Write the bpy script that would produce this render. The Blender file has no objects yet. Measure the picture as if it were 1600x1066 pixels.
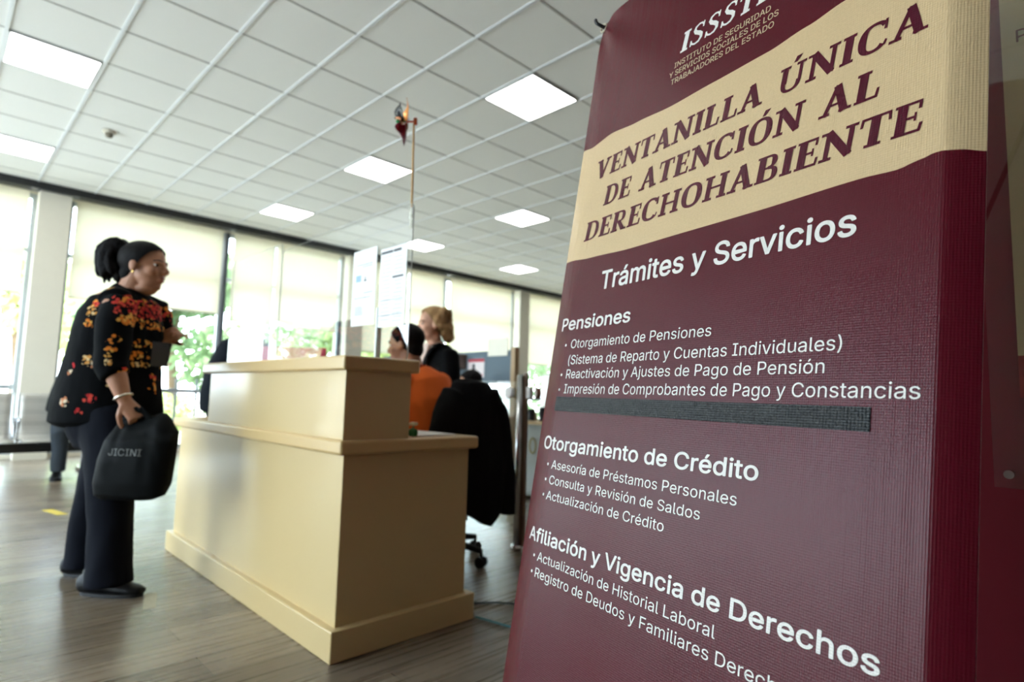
import bpy, bmesh, math, random
from mathutils import Vector, Matrix, noise

# ------------------------------------------------------------------ camera, sky, sun, exposure
scn = bpy.context.scene
COL = scn.collection
cam_d = bpy.data.cameras.new('camera')
cam_d.sensor_width = 36.0
cam_d.lens = 917.7 / 1600 * 36
cam_d.clip_start = 0.02
cam_d.dof.use_dof = True
cam_d.dof.focus_distance = 0.92
cam_d.dof.aperture_fstop = 3.6
cam = bpy.data.objects.new('camera', cam_d)
COL.objects.link(cam)
RM = Matrix(((0.7084374, -0.08550107, -0.70057549), (-0.70525704, -0.04778791, -0.70733926), (0.02699922, 0.99519138, -0.09415497)))
cam.matrix_world = Matrix.Translation((0, 0, 0.96)) @ RM.to_4x4()
scn.camera = cam
scn.view_settings.view_transform = 'Standard'
scn.view_settings.look = 'None'
scn.view_settings.gamma = 1.0
scn.view_settings.use_curve_mapping = False
scn.view_settings.exposure = 0.7

world = bpy.data.worlds.new('World')
scn.world = world
world.use_nodes = True
wt = world.node_tree
wt.nodes.clear()
wo = wt.nodes.new('ShaderNodeOutputWorld')
wb = wt.nodes.new('ShaderNodeBackground')
sky = wt.nodes.new('ShaderNodeTexSky')
sky.sky_type = 'NISHITA'
sky.sun_disc = False
sky.sun_elevation = math.radians(58)
sky.sun_rotation = math.radians(150)
sky.dust_density = 3.0
wmix = wt.nodes.new('ShaderNodeMixRGB')
wmix.inputs[0].default_value = 0.5
wmix.inputs[2].default_value = (8.2, 9.2, 10.2, 1)
wt.links.new(sky.outputs[0], wmix.inputs[1])
wt.links.new(wmix.outputs[0], wb.inputs[0])
wb.inputs[1].default_value = 1.25
wt.links.new(wb.outputs[0], wo.inputs[0])
sun_d = bpy.data.lights.new('sun', 'SUN')
sun_d.energy = 14.0
sun_d.angle = math.radians(1.0)
sun_d.color = (1.0, 0.95, 0.86)
sun = bpy.data.objects.new('sun', sun_d)
sun.rotation_euler = Vector((-0.25, 0.55, -0.95)).to_track_quat('-Z', 'Y').to_euler()
COL.objects.link(sun)
LAMP = 7.0          # strength of the ceiling light panels

# ------------------------------------------------------------------ helpers
PI = math.pi
def lin(c):
    return tuple((x / 255 / 12.92) if x / 255 <= 0.04045 else ((x / 255 + 0.055) / 1.055) ** 2.4 for x in c)
def rgba(c):
    return (*lin(c), 1.0)

class NT:
    def __init__(s, name):
        s.m = bpy.data.materials.new(name)
        s.m.use_nodes = True
        s.t = s.m.node_tree
        s.t.nodes.clear()
        s.out = s.t.nodes.new('ShaderNodeOutputMaterial')
    def n(s, typ, **kw):
        nd = s.t.nodes.new(typ)
        for k, v in kw.items():
            setattr(nd, k, v)
        return nd
    def l(s, a, b):
        s.t.links.new(a, b)
    def val(s, sock, v):
        if hasattr(v, 'links'):
            s.l(v, sock)
        else:
            sock.default_value = v
    def math(s, op, a, b=0.0, clamp=False):
        nd = s.n('ShaderNodeMath', operation=op)
        nd.use_clamp = clamp
        s.val(nd.inputs[0], a)
        s.val(nd.inputs[1], b)
        return nd.outputs[0]
    def mix(s, f, a, b):
        nd = s.n('ShaderNodeMixRGB')
        s.val(nd.inputs[0], f)
        s.val(nd.inputs[1], a)
        s.val(nd.inputs[2], b)
        return nd.outputs[0]
    def coord(s, scale=(1, 1, 1), rot=(0, 0, 0), which='Object'):
        tc = s.n('ShaderNodeTexCoord')
        mp = s.n('ShaderNodeMapping')
        mp.inputs['Scale'].default_value = scale
        mp.inputs['Rotation'].default_value = rot
        s.l(tc.outputs[which], mp.inputs[0])
        return mp.outputs[0]
    def noise(s, vec, scale=5.0, detail=3.0, rough=0.5):
        nd = s.n('ShaderNodeTexNoise')
        nd.inputs['Scale'].default_value = scale
        nd.inputs['Detail'].default_value = detail
        nd.inputs['Roughness'].default_value = rough
        s.l(vec, nd.inputs['Vector'])
        return nd
    def ramp(s, f, stops):
        nd = s.n('ShaderNodeValToRGB')
        e = nd.color_ramp.elements
        while len(e) < len(stops):
            e.new(0.5)
        for el, (p, c) in zip(e, stops):
            el.position = p
            el.color = c
        s.l(f, nd.inputs[0])
        return nd.outputs[0]
    def bsdf(s, color, rough=0.5, metal=0.0, coat=0.0, spec=0.5, sheen=0.0, emit=None, estr=0.0, bump=None, bstr=0.2, bdist=0.002, coat_rough=0.05, sss=0.0):
        b = s.n('ShaderNodeBsdfPrincipled')
        s.val(b.inputs['Base Color'], color)
        s.val(b.inputs['Roughness'], rough)
        s.val(b.inputs['Metallic'], metal)
        b.inputs['Coat Weight'].default_value = coat
        b.inputs['Coat Roughness'].default_value = coat_rough
        b.inputs['Specular IOR Level'].default_value = spec
        b.inputs['Sheen Weight'].default_value = sheen
        if sss:
            b.inputs['Subsurface Weight'].default_value = sss
            b.inputs['Subsurface Radius'].default_value = (0.012, 0.004, 0.002)
        if emit:
            b.inputs['Emission Color'].default_value = emit
            b.inputs['Emission Strength'].default_value = estr
        if bump is not None:
            bp = s.n('ShaderNodeBump')
            bp.inputs['Strength'].default_value = bstr
            bp.inputs['Distance'].default_value = bdist
            s.l(bump, bp.inputs['Height'])
            s.l(bp.outputs[0], b.inputs['Normal'])
        s.l(b.outputs[0], s.out.inputs[0])
        return b

def mat(name, c, rough=0.5, var=0.06, scale=12.0, bump=0.0, **kw):
    """plain surface with a little procedural mottling"""
    t = NT(name)
    v = t.coord()
    nz = t.noise(v, scale, 4)
    a = rgba(c)
    lo = tuple(max(0, x * (1 - var)) for x in a[:3]) + (1,)
    hi = tuple(min(1, x * (1 + var)) for x in a[:3]) + (1,)
    col = t.mix(nz.outputs[0], lo, hi)
    t.bsdf(col, rough, bump=(nz.outputs[0] if bump else None), bstr=bump, **kw)
    return t.m

def fabric(name, c, rough=0.85, scale=350.0, var=0.25, bstr=0.3, sheen=0.1):
    t = NT(name)
    v = t.coord()
    nz = t.noise(v, scale, 2)
    n2 = t.noise(v, 6, 3)
    a = rgba(c)
    f = t.math('MULTIPLY_ADD', nz.outputs[0], 0.6)
    f = t.math('ADD', t.math('MULTIPLY', nz.outputs[0], 0.6), t.math('MULTIPLY', n2.outputs[0], 0.4))
    col = t.mix(f, tuple(x * (1 - var) for x in a[:3]) + (1,), tuple(min(1, x * (1 + var)) for x in a[:3]) + (1,))
    t.bsdf(col, rough, sheen=0.0, spec=0.08, bump=f, bstr=bstr, bdist=0.003)
    return t.m

def thin_glass(name, tint=(0.97, 0.985, 0.98), base=0.04, ex=5.0):
    t = NT(name)
    lw = t.n('ShaderNodeLayerWeight')
    lw.inputs['Blend'].default_value = 0.5
    p = t.math('POWER', lw.outputs['Facing'], ex)
    f = t.math('ADD', t.math('MULTIPLY', p, 1 - base), base, True)
    tr = t.n('ShaderNodeBsdfTransparent')
    tr.inputs[0].default_value = (*tint, 1)
    gl = t.n('ShaderNodeBsdfGlossy')
    gl.inputs['Roughness'].default_value = 0.01
    mx = t.n('ShaderNodeMixShader')
    t.l(f, mx.inputs[0])
    t.l(tr.outputs[0], mx.inputs[1])
    t.l(gl.outputs[0], mx.inputs[2])
    t.l(mx.outputs[0], t.out.inputs[0])
    return t.m

def tag(o, label=None, cat=None, group=None, kind=None):
    if label: o['label'] = label
    if cat: o['category'] = cat
    if group: o['group'] = group
    if kind: o['kind'] = kind
    return o

def empty(name, loc=(0, 0, 0), rz=0.0, label=None, cat=None, group=None):
    o = bpy.data.objects.new(name, None)
    o.empty_display_size = 0.1
    o.location = loc
    o.rotation_euler = (0, 0, rz)
    COL.objects.link(o)
    return tag(o, label, cat, group)

def obj(name, bm, m, parent=None, smooth=False, bevel=0.0, bseg=2, mats=None):
    me = bpy.data.meshes.new(name)
    bm.normal_update()
    bm.to_mesh(me)
    bm.free()
    for x in (mats or [m]):
        me.materials.append(x)
    if smooth:
        for p in me.polygons: p.use_smooth = True
    o = bpy.data.objects.new(name, me)
    COL.objects.link(o)
    if parent: o.parent = parent
    if bevel:
        b = o.modifiers.new('bevel', 'BEVEL')
        b.width = bevel
        b.segments = bseg
        b.limit_method = 'ANGLE'
        for p in me.polygons: p.use_smooth = True
        b.harden_normals = True
    return o

def NB():
    return bmesh.new()

def box(bm, a, b, mi=0):
    x0, y0, z0 = a
    x1, y1, z1 = b
    x0, x1 = sorted((x0, x1)); y0, y1 = sorted((y0, y1)); z0, z1 = sorted((z0, z1))
    v = [bm.verts.new(p) for p in ((x0, y0, z0), (x1, y0, z0), (x1, y1, z0), (x0, y1, z0), (x0, y0, z1), (x1, y0, z1), (x1, y1, z1), (x0, y1, z1))]
    for f in ((0, 3, 2, 1), (4, 5, 6, 7), (0, 1, 5, 4), (1, 2, 6, 5), (2, 3, 7, 6), (3, 0, 4, 7)):
        bm.faces.new([v[i] for i in f]).material_index = mi
    return v

def bar(bm, p0, p1, w, h, up=(0, 0, 1)):
    """rectangular bar from p0 to p1"""
    p0, p1 = Vector(p0), Vector(p1)
    t = (p1 - p0).normalized()
    s = t.cross(Vector(up))
    if s.length < 1e-4: s = t.cross(Vector((1, 0, 0)))
    s.normalize()
    u = s.cross(t)
    vs = []
    for p in (p0, p1):
        for a, b in ((-1, -1), (1, -1), (1, 1), (-1, 1)):
            vs.append(bm.verts.new(p + s * a * w / 2 + u * b * h / 2))
    for f in ((0, 1, 2, 3), (7, 6, 5, 4), (0, 4, 5, 1), (1, 5, 6, 2), (2, 6, 7, 3), (3, 7, 4, 0)):
        bm.faces.new([vs[i] for i in f])

def loft(bm, pts, rads, ref=(0, 1, 0), seg=16, cap=True, round_cap=0.6):
    """tube through pts; rads = (across-ref, other) radii; rounded closed ends"""
    P = [Vector(p) for p in pts]
    R = [(r, r) if not isinstance(r, (tuple, list)) else tuple(r) for r in rads]
    n = len(P)
    T = []
    for i in range(n):
        T.append((P[min(i + 1, n - 1)] - P[max(i - 1, 0)]).normalized())
    if cap and round_cap:
        rm0, rm1 = min(R[0]), min(R[-1])
        a = [(P[0] - T[0] * rm0 * round_cap, tuple(x * 0.55 for x in R[0]), T[0]), (P[0] - T[0] * rm0 * round_cap * 0.6, tuple(x * 0.85 for x in R[0]), T[0])]
        z = [(P[-1] + T[-1] * rm1 * round_cap * 0.6, tuple(x * 0.85 for x in R[-1]), T[-1]), (P[-1] + T[-1] * rm1 * round_cap, tuple(x * 0.55 for x in R[-1]), T[-1])]
        S = a + list(zip(P, R, T)) + z
    else:
        S = list(zip(P, R, T))
    rings = []
    ref = Vector(ref)
    for p, r, t in S:
        a = ref - t * ref.dot(t)
        if a.length < 1e-3:
            a = Vector((1, 0, 0)) - t * t.x
        a.normalize()
        b = t.cross(a)
        rings.append([bm.verts.new(p + a * math.cos(k / seg * 2 * PI) * r[0] + b * math.sin(k / seg * 2 * PI) * r[1]) for k in range(seg)])
    for i in range(len(rings) - 1):
        for k in range(seg):
            bm.faces.new((rings[i][k], rings[i][(k + 1) % seg], rings[i + 1][(k + 1) % seg], rings[i + 1][k]))
    if cap:
        bm.faces.new(rings[0][::-1])
        bm.faces.new(rings[-1])
    return rings

def tube(bm, pts, r, seg=10, ref=(0.13, 0.3, 0.9), rc=0.0):
    loft(bm, pts, [r] * len(pts), ref, seg, True, rc)

def ell(bm, c, r, rot=None, u=20, v=12):
    M = Matrix.Translation(c)
    if rot is not None:
        M = M @ (rot.to_4x4() if isinstance(rot, Matrix) else rot)
    M = M @ Matrix.Diagonal((*r, 1))
    bmesh.ops.create_uvsphere(bm, u_segments=u, v_segments=v, radius=1.0, matrix=M)

def disc_tube(bm, c, axis, r, h, seg=20):
    c, axis = Vector(c), Vector(axis).normalized()
    loft(bm, [c, c + axis * h], [r, r], (0.3, 0.5, 0.81), seg, True, 0)

def smoothpath(pts, n=6):
    """Catmull-Rom"""
    P = [Vector(p) for p in pts]
    out = []
    for i in range(len(P) - 1):
        p0, p1, p2, p3 = P[max(i - 1, 0)], P[i], P[i + 1], P[min(i + 2, len(P) - 1)]
        for k in range(n):
            t = k / n
            out.append(0.5 * ((2 * p1) + (p2 - p0) * t + (2 * p0 - 5 * p1 + 4 * p2 - p3) * t * t + (3 * p1 - p0 - 3 * p2 + p3) * t ** 3))
    out.append(P[-1])
    return out

def fuse(name, bm, m, parent, voxel=0.008, it=4, wr=0.0, wscale=8.0, cut=None, cut2=None, aniso=(1, 1, 1), mats=None):
    """weld overlapping closed shells into one continuous skin; optional creases and trimming"""
    me = bpy.data.meshes.new('tmp')
    bm.to_mesh(me)
    bm.free()
    o = bpy.data.objects.new('tmp', me)
    COL.objects.link(o)
    r = o.modifiers.new('r', 'REMESH')
    r.mode = 'VOXEL'
    r.voxel_size = voxel
    s = o.modifiers.new('s', 'SMOOTH')
    s.iterations = it
    s.factor = 0.5
    dg = bpy.context.evaluated_depsgraph_get()
    dg.update()
    me2 = bpy.data.meshes.new_from_object(o.evaluated_get(dg))
    bpy.data.objects.remove(o)
    bpy.data.meshes.remove(me)
    b2 = NB()
    b2.from_mesh(me2)
    bpy.data.meshes.remove(me2)
    if wr:
        b2.normal_update()
        for v in b2.verts:
            q = Vector((v.co.x * aniso[0], v.co.y * aniso[1], v.co.z * aniso[2])) * wscale
            d = noise.noise(q) * 0.7 + noise.noise(q * 2.1) * 0.3
            v.co += v.normal * d * wr
    for cc in (cut, cut2):
        if cc:
            bmesh.ops.bisect_plane(b2, geom=b2.verts[:] + b2.edges[:] + b2.faces[:], plane_co=cc[0], plane_no=cc[1], clear_outer=True)
    return obj(name, b2, m, parent, smooth=True, mats=mats)

def copy_tree(o, parent=None):
    c = o.copy()
    COL.objects.link(c)
    if parent: c.parent = parent
    for ch in list(o.children):
        copy_tree(ch, c)
    return c

# ------------------------------------------------------------------ materials
M = {}
def build_floor_mat():
    t = NT('floor_planks')
    v = t.coord()
    br = t.n('ShaderNodeTexBrick')
    br.offset = 0.37
    t.l(v, br.inputs['Vector'])
    br.inputs['Scale'].default_value = 1.0
    br.inputs['Brick Width'].default_value = 1.22
    br.inputs['Row Height'].default_value = 0.18
    br.inputs['Mortar Size'].default_value = 0.0018
    br.inputs['Mortar Smooth'].default_value = 0.3
    br.inputs['Bias'].default_value = 0.0
    br.inputs['Color1'].default_value = (0, 0, 0, 1)
    br.inputs['Color2'].default_value = (1, 1, 1, 1)
    br.inputs['Mortar'].default_value = (0.5, 0.5, 0.5, 1)
    v2 = t.coord((0.7, 22.0, 1.0))
    g1 = t.noise(v2, 2.0, 6, 0.6)
    g2 = t.noise(t.coord((1.2, 70.0, 1.0)), 2.5, 4, 0.6)
    f = t.math('ADD', t.math('MULTIPLY', g1.outputs[0], 0.6), t.math('MULTIPLY', g2.outputs[0], 0.25))
    sep = t.math('MULTIPLY', br.outputs['Color'], 0.22)
    f = t.math('ADD', f, sep)
    col = t.ramp(f, [(0.30, rgba((76, 66, 53))), (0.5, rgba((110, 97, 81))), (0.70, rgba((140, 126, 107)))])
    col = t.mix(br.outputs['Fac'], col, rgba((60, 54, 46)))
    rg = t.math('ADD', t.math('MULTIPLY', g1.outputs[0], 0.12), 0.22)
    t.bsdf(col, rg, spec=0.6, bump=t.math('SUBTRACT', f, t.math('MULTIPLY', br.outputs['Fac'], 0.6)), bstr=0.12, bdist=0.002)
    return t.m
M['floor'] = build_floor_mat()
M['ceiling'] = mat('ceiling_tile_mineral', (228, 229, 225), 0.9, 0.035, 180.0, bump=0.15)
M['tbar'] = mat('ceiling_tbar_white', (212, 216, 218), 0.45, 0.02)
M['tbar_thin'] = mat('ceiling_tbar_grey', (164, 164, 159), 0.5, 0.02)
M['wall'] = mat('wall_paint_cream', (214, 208, 192), 0.7, 0.03)
M['grey_wall'] = mat('wall_paint_grey', (158, 154, 146), 0.75, 0.03)  # grey tone chosen so the unseen back and right walls bounce less light
M['dark_trim'] = mat('black_track', (24, 25, 27), 0.5)
M['alu'] = mat('window_aluminium', (176, 184, 190), 0.35, 0.03, metal=0.6)
M['alu_dark'] = mat('window_dark_aluminium', (66, 70, 76), 0.4, 0.03, metal=0.3)
M['glass'] = thin_glass('window_glass', (0.96, 0.985, 0.98))
M['acrylic'] = thin_glass('acrylic_screen', (0.975, 0.985, 0.985), 0.07, 3.4)
M['acrylic_panel'] = thin_glass('acrylic_poster_panel', (0.97, 0.97, 0.97), 0.10, 3.4)
M['acrylic_edge'] = mat('acrylic_edge', (228, 236, 236), 0.2, 0.02)
M['chrome'] = mat('chrome', (205, 206, 208), 0.18, 0.03, metal=1.0)
M['black_plastic'] = mat('black_plastic', (24, 24, 25), 0.45)
M['desk'] = mat('desk_satin_cream_lacquer', (200, 174, 122), 0.4, 0.02, 3.0, coat=0.45, coat_rough=0.13)
M['desk_slab'] = mat('desk_edge_lacquer', (202, 170, 114), 0.4, 0.03, 4.0, coat=0.4, coat_rough=0.15)
M['maroon_wall'] = mat('maroon_pillar_paint', (118, 20, 38), 0.45, 0.05, 4.0)

def blind_mat():
    t = NT('roller_blind_fabric')
    v = t.coord()
    nz = t.noise(v, 400, 2)
    col = t.mix(nz.outputs[0], rgba((225, 221, 206)), rgba((240, 236, 222)))
    d = t.n('ShaderNodeBsdfDiffuse')
    t.l(col, d.inputs[0])
    tl = t.n('ShaderNodeBsdfTranslucent')
    t.l(col, tl.inputs[0])
    mx = t.n('ShaderNodeMixShader')
    mx.inputs[0].default_value = 0.47
    t.l(d.outputs[0], mx.inputs[1])
    t.l(tl.outputs[0], mx.inputs[2])
    tr = t.n('ShaderNodeBsdfTransparent')
    tr.inputs[0].default_value = (1, 0.98, 0.93, 1)
    m2 = t.n('ShaderNodeMixShader')
    m2.inputs[0].default_value = 0.07
    t.l(mx.outputs[0], m2.inputs[1])
    t.l(tr.outputs[0], m2.inputs[2])
    t.l(m2.outputs[0], t.out.inputs[0])
    return t.m
M['blind'] = blind_mat()

def emit_mat():
    t = NT('light_diffuser')
    v = t.coord()
    nz = t.noise(v, 3, 1)
    e = t.n('ShaderNodeEmission')
    t.l(t.mix(nz.outputs[0], (1.0, 0.985, 0.95, 1), (1.0, 1.0, 0.97, 1)), e.inputs[0])
    e.inputs[1].default_value = LAMP
    t.l(e.outputs[0], t.out.inputs[0])
    return t.m
M['lamp'] = emit_mat()

# ------------------------------------------------------------------ room shell
CH = 3.534
X0, X1, YB, YW = -4.2, 15.5, -5.5, 9.75
def struct(name, bm, m, parent=None, **k):
    o = obj(name, bm, m, parent, **k)
    if parent is None: o['kind'] = 'structure'
    return o
b = NB(); box(b, (X0 - .3, YB - .3, -0.12), (X1 + .3, YW + .25, 0)); struct('floor', b, M['floor'])
b = NB(); box(b, (X0 - .3, YB - .3, CH), (X1 + .3, YW + .5, CH + 0.3)); struct('ceiling', b, M['ceiling'])
b = NB(); box(b, (X0 - .3, YB - .2, 0), (X1 + .3, YB, CH)); struct('wall_back', b, M['grey_wall'])
b = NB(); box(b, (X1, YB, 0), (X1 + .2, YW + .1, CH)); struct('wall_right', b, M['grey_wall'])

# ceiling grid: long light T-bars run towards the windows, thin darker ones cross them
TX = lambda i: 0.61 * (0.32 + 0.985 * i)
TY = lambda j: 0.61 * (0.06 + 0.997 * j)
b = NB()
for i in range(-7, 26):
    if X0 < TX(i) < X1: box(b, (TX(i) - .012, YB, CH - .009), (TX(i) + .012, YW, CH))
struct('trim_1', b, M['tbar'])
b = NB()
for j in range(-8, 17):
    if YB < TY(j) < YW: box(b, (X0, TY(j) - .007, CH - .0035), (X1, TY(j) + .007, CH))
struct('trim_2', b, M['tbar_thin'])

def ceiling_light(i, j, label, group):
    x0, x1, y0, y1 = TX(i) + .012, TX(i + 1) - .012, TY(j) + .012, TY(j + 1) - .012
    cx, cy = (x0 + x1) / 2, (y0 + y1) / 2
    r = empty('ceiling_light', (cx, cy, CH - 0.012), 0, label, 'ceiling light', group)
    w, d = (x1 - x0) / 2, (y1 - y0) / 2
    f = NB()
    for a, c in (((-w, -d, 0), (w, -d + .014, .012)), ((-w, d - .014, 0), (w, d, .012)), ((-w, -d, 0), (-w + .014, d, .012)), ((w - .014, -d, 0), (w, d, .012))):
        box(f, a, c)
    obj('frame', f, M['tbar'], r)
    g = NB(); box(g, (-w + .012, -d + .012, .002), (w - .012, d - .012, .010)); obj('diffuser', g, M['lamp'], r)
VIS = {(0, 9): 'square ceiling light panel at far upper left, above the woman',
       (0, 13): 'square ceiling light panel at the left frame edge, nearest the left windows',
       (5, 5): 'largest square ceiling light panel, just left of the top of the maroon banner',
       (5, 9): 'square ceiling light panel beside the pinwheel stick, left of its pole',
       (5, 13): 'square ceiling light panel near the blinds, left of the acrylic screen',
       (9, 9): 'square ceiling light panel between banner and pinwheel stick, second nearest of its column',
       (9, 13): 'square ceiling light panel behind the top of the acrylic screen, under the pinwheel stick',
       (13, 13): 'smallest and farthest square ceiling light panel, low beside the banner edge'}
for (i, j), lb in VIS.items(): ceiling_light(i, j, lb, 'square ceiling lights')
for (i, j) in ((0, 5), (-5, 9), (9, 5), (13, 9)):
    ceiling_light(i, j, 'square ceiling light panel beyond the view of the photo', 'ceiling lights beyond the view')

# smoke detector
r = empty('smoke_detector', (1.10, 7.0, CH), 0, 'small round beige smoke detector on the ceiling at upper left', 'smoke detector')
b = NB(); loft(b, [(0, 0, -.001), (0, 0, -.018), (0, 0, -.03)], [.062, .06, .045], (1, 0, 0), 24, True, 0); obj('base', b, mat('detector_beige', (196, 190, 172), .5), r, smooth=True)
b = NB(); loft(b, [(0, 0, -.03), (0, 0, -.055), (0, 0, -.068)], [.036, .034, .022], (1, 0, 0), 24, True, 0); obj('sensor_head', b, mat('detector_dark', (120, 112, 96), .5), r, smooth=True)

# window wall: piers, lintel; windows between
piers = [(-3.55, -3.2), (0.83, 1.17), (5.25, 5.58), (9.68, 10.0), (14.1, 14.45)]
b = NB()
for x0, x1 in piers: box(b, (x0, YW - .22, 0), (x1, YW + .25, CH))
box(b, (X0 - .3, YW, CH - .10), (X1 + .3, YW + .25, CH))
box(b, (X0 - .3, YW, 0), (X1 + .3, YW + .25, .06))
struct('wall_far', b, M['wall'], bevel=0.006)
b = NB(); box(b, (X0, YW - .30, CH - .095), (X1, YW - .12, CH - .002)); struct('trim_3', b, M['dark_trim'])

spans = [(-3.2, -1.19), (-1.19, 0.83), (1.17, 3.2), (3.2, 5.25), (5.58, 7.63), (7.63, 9.68), (10.0, 12.05), (12.05, 14.1)]
for k, (x0, x1) in enumerate(spans, 1):
    b = NB()
    y0, y1 = YW + .02, YW + .09
    w = .05
    box(b, (x0, y0, .06), (x0 + w, y1, CH - .1)); box(b, (x1 - w, y0, .06), (x1, y1, CH - .1))
    for z in (.06, .88, 2.66, CH - .16): box(b, (x0 + w, y0, z), (x1 - w, y1, z + .06))
    fr = struct('window_%d' % k, b, M['alu'], bevel=.004)
    g = NB(); box(g, (x0 + w, y0 + .03, .12), (x1 - w, y0 + .036, CH - .16)); obj('glass_pane', g, M['glass'], fr)
b = NB()
for x in (1.17, 3.2, 5.22): box(b, (x, YW - .03, .06), (x + .035, YW + .02, CH - .1))
struct('trim_4', b, M['alu_dark'])

def blind(x0, x1, zb, label):
    r = empty('roller_blind', ((x0 + x1) / 2, YW - .08, zb), 0, label, 'blind', 'cream roller blinds')
    w = (x1 - x0) / 2
    b = NB()
    zt = CH - .10 - zb
    box(b, (-w, -.0012, .012), (w, .0012, zt)); obj('fabric', b, M['blind'], r)
    b = NB(); tube(b, [(-w, 0, .006), (w, 0, .006)], .011, 10); obj('hem_bar', b, mat('blind_bar', (214, 208, 192), .5), r, smooth=True)
BL = [(-3.15, -1.22, 2.10, 'cream roller blind at the far left beyond the view'), (-1.16, .74, 2.10, 'half lowered cream blind at left frame edge, left of the cream pier'),
      (1.24, 3.12, 2.11, 'half lowered cream blind right behind the standing woman with the bag'), (3.29, 5.12, 2.02, 'cream blind behind the left half of the acrylic screen'),
      (5.66, 7.52, 1.72, 'cream blind behind the blonde woman in the black blazer'), (7.70, 9.52, 1.70, 'wide cream blind right of the blonde woman, above the grey partition'),
      (10.06, 12.0, 1.74, 'cream blind farthest right, beside the maroon banner'), (12.12, 14.0, 1.74, 'cream roller blind hidden behind the maroon banner')]
for a in BL: blind(*a)

# left side of the room: a second glazed wall
b = NB()
for y in (5.6, 9.4): box(b, (X0 - .25, y, 0), (X0, y + .35, CH))
box(b, (X0 - .25, YB, 0), (X0, 2.25, CH))
box(b, (X0 - .25, YB, CH - .25), (X0, YW, CH)); box(b, (X0 - .25, YB, 0), (X0, YW, .08))
struct('wall_left', b, M['wall'])
for k, (y0, y1) in enumerate(((2.25, 5.6), (5.95, 9.4)), 9):
    b = NB()
    for (p, q) in (((y0, .08), (y0 + .05, CH - .25)), ((y1 - .05, .08), (y1, CH - .25)), (((y0 + y1) / 2 - .025, .08), ((y0 + y1) / 2 + .025, CH - .25)), ((y0, .88), (y1, .94)), ((y0, .08), (y1, .13)), ((y0, CH - .31), (y1, CH - .25))):
        box(b, (X0 - .12, p[0], p[1]), (X0 - .06, q[0], q[1]))
    fr = struct('window_%d' % k, b, M['alu'])
    g = NB(); box(g, (X0 - .093, y0 + .05, .13), (X0 - .088, y1 - .05, CH - .31)); obj('glass_pane', g, M['glass'], fr)

# maroon pillar behind the banner
b = NB(); box(b, (1.553, -1.6, 0), (2.15, 0.62, CH)); struct('wall_pillar', b, M['maroon_wall'], bevel=.006)

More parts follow.
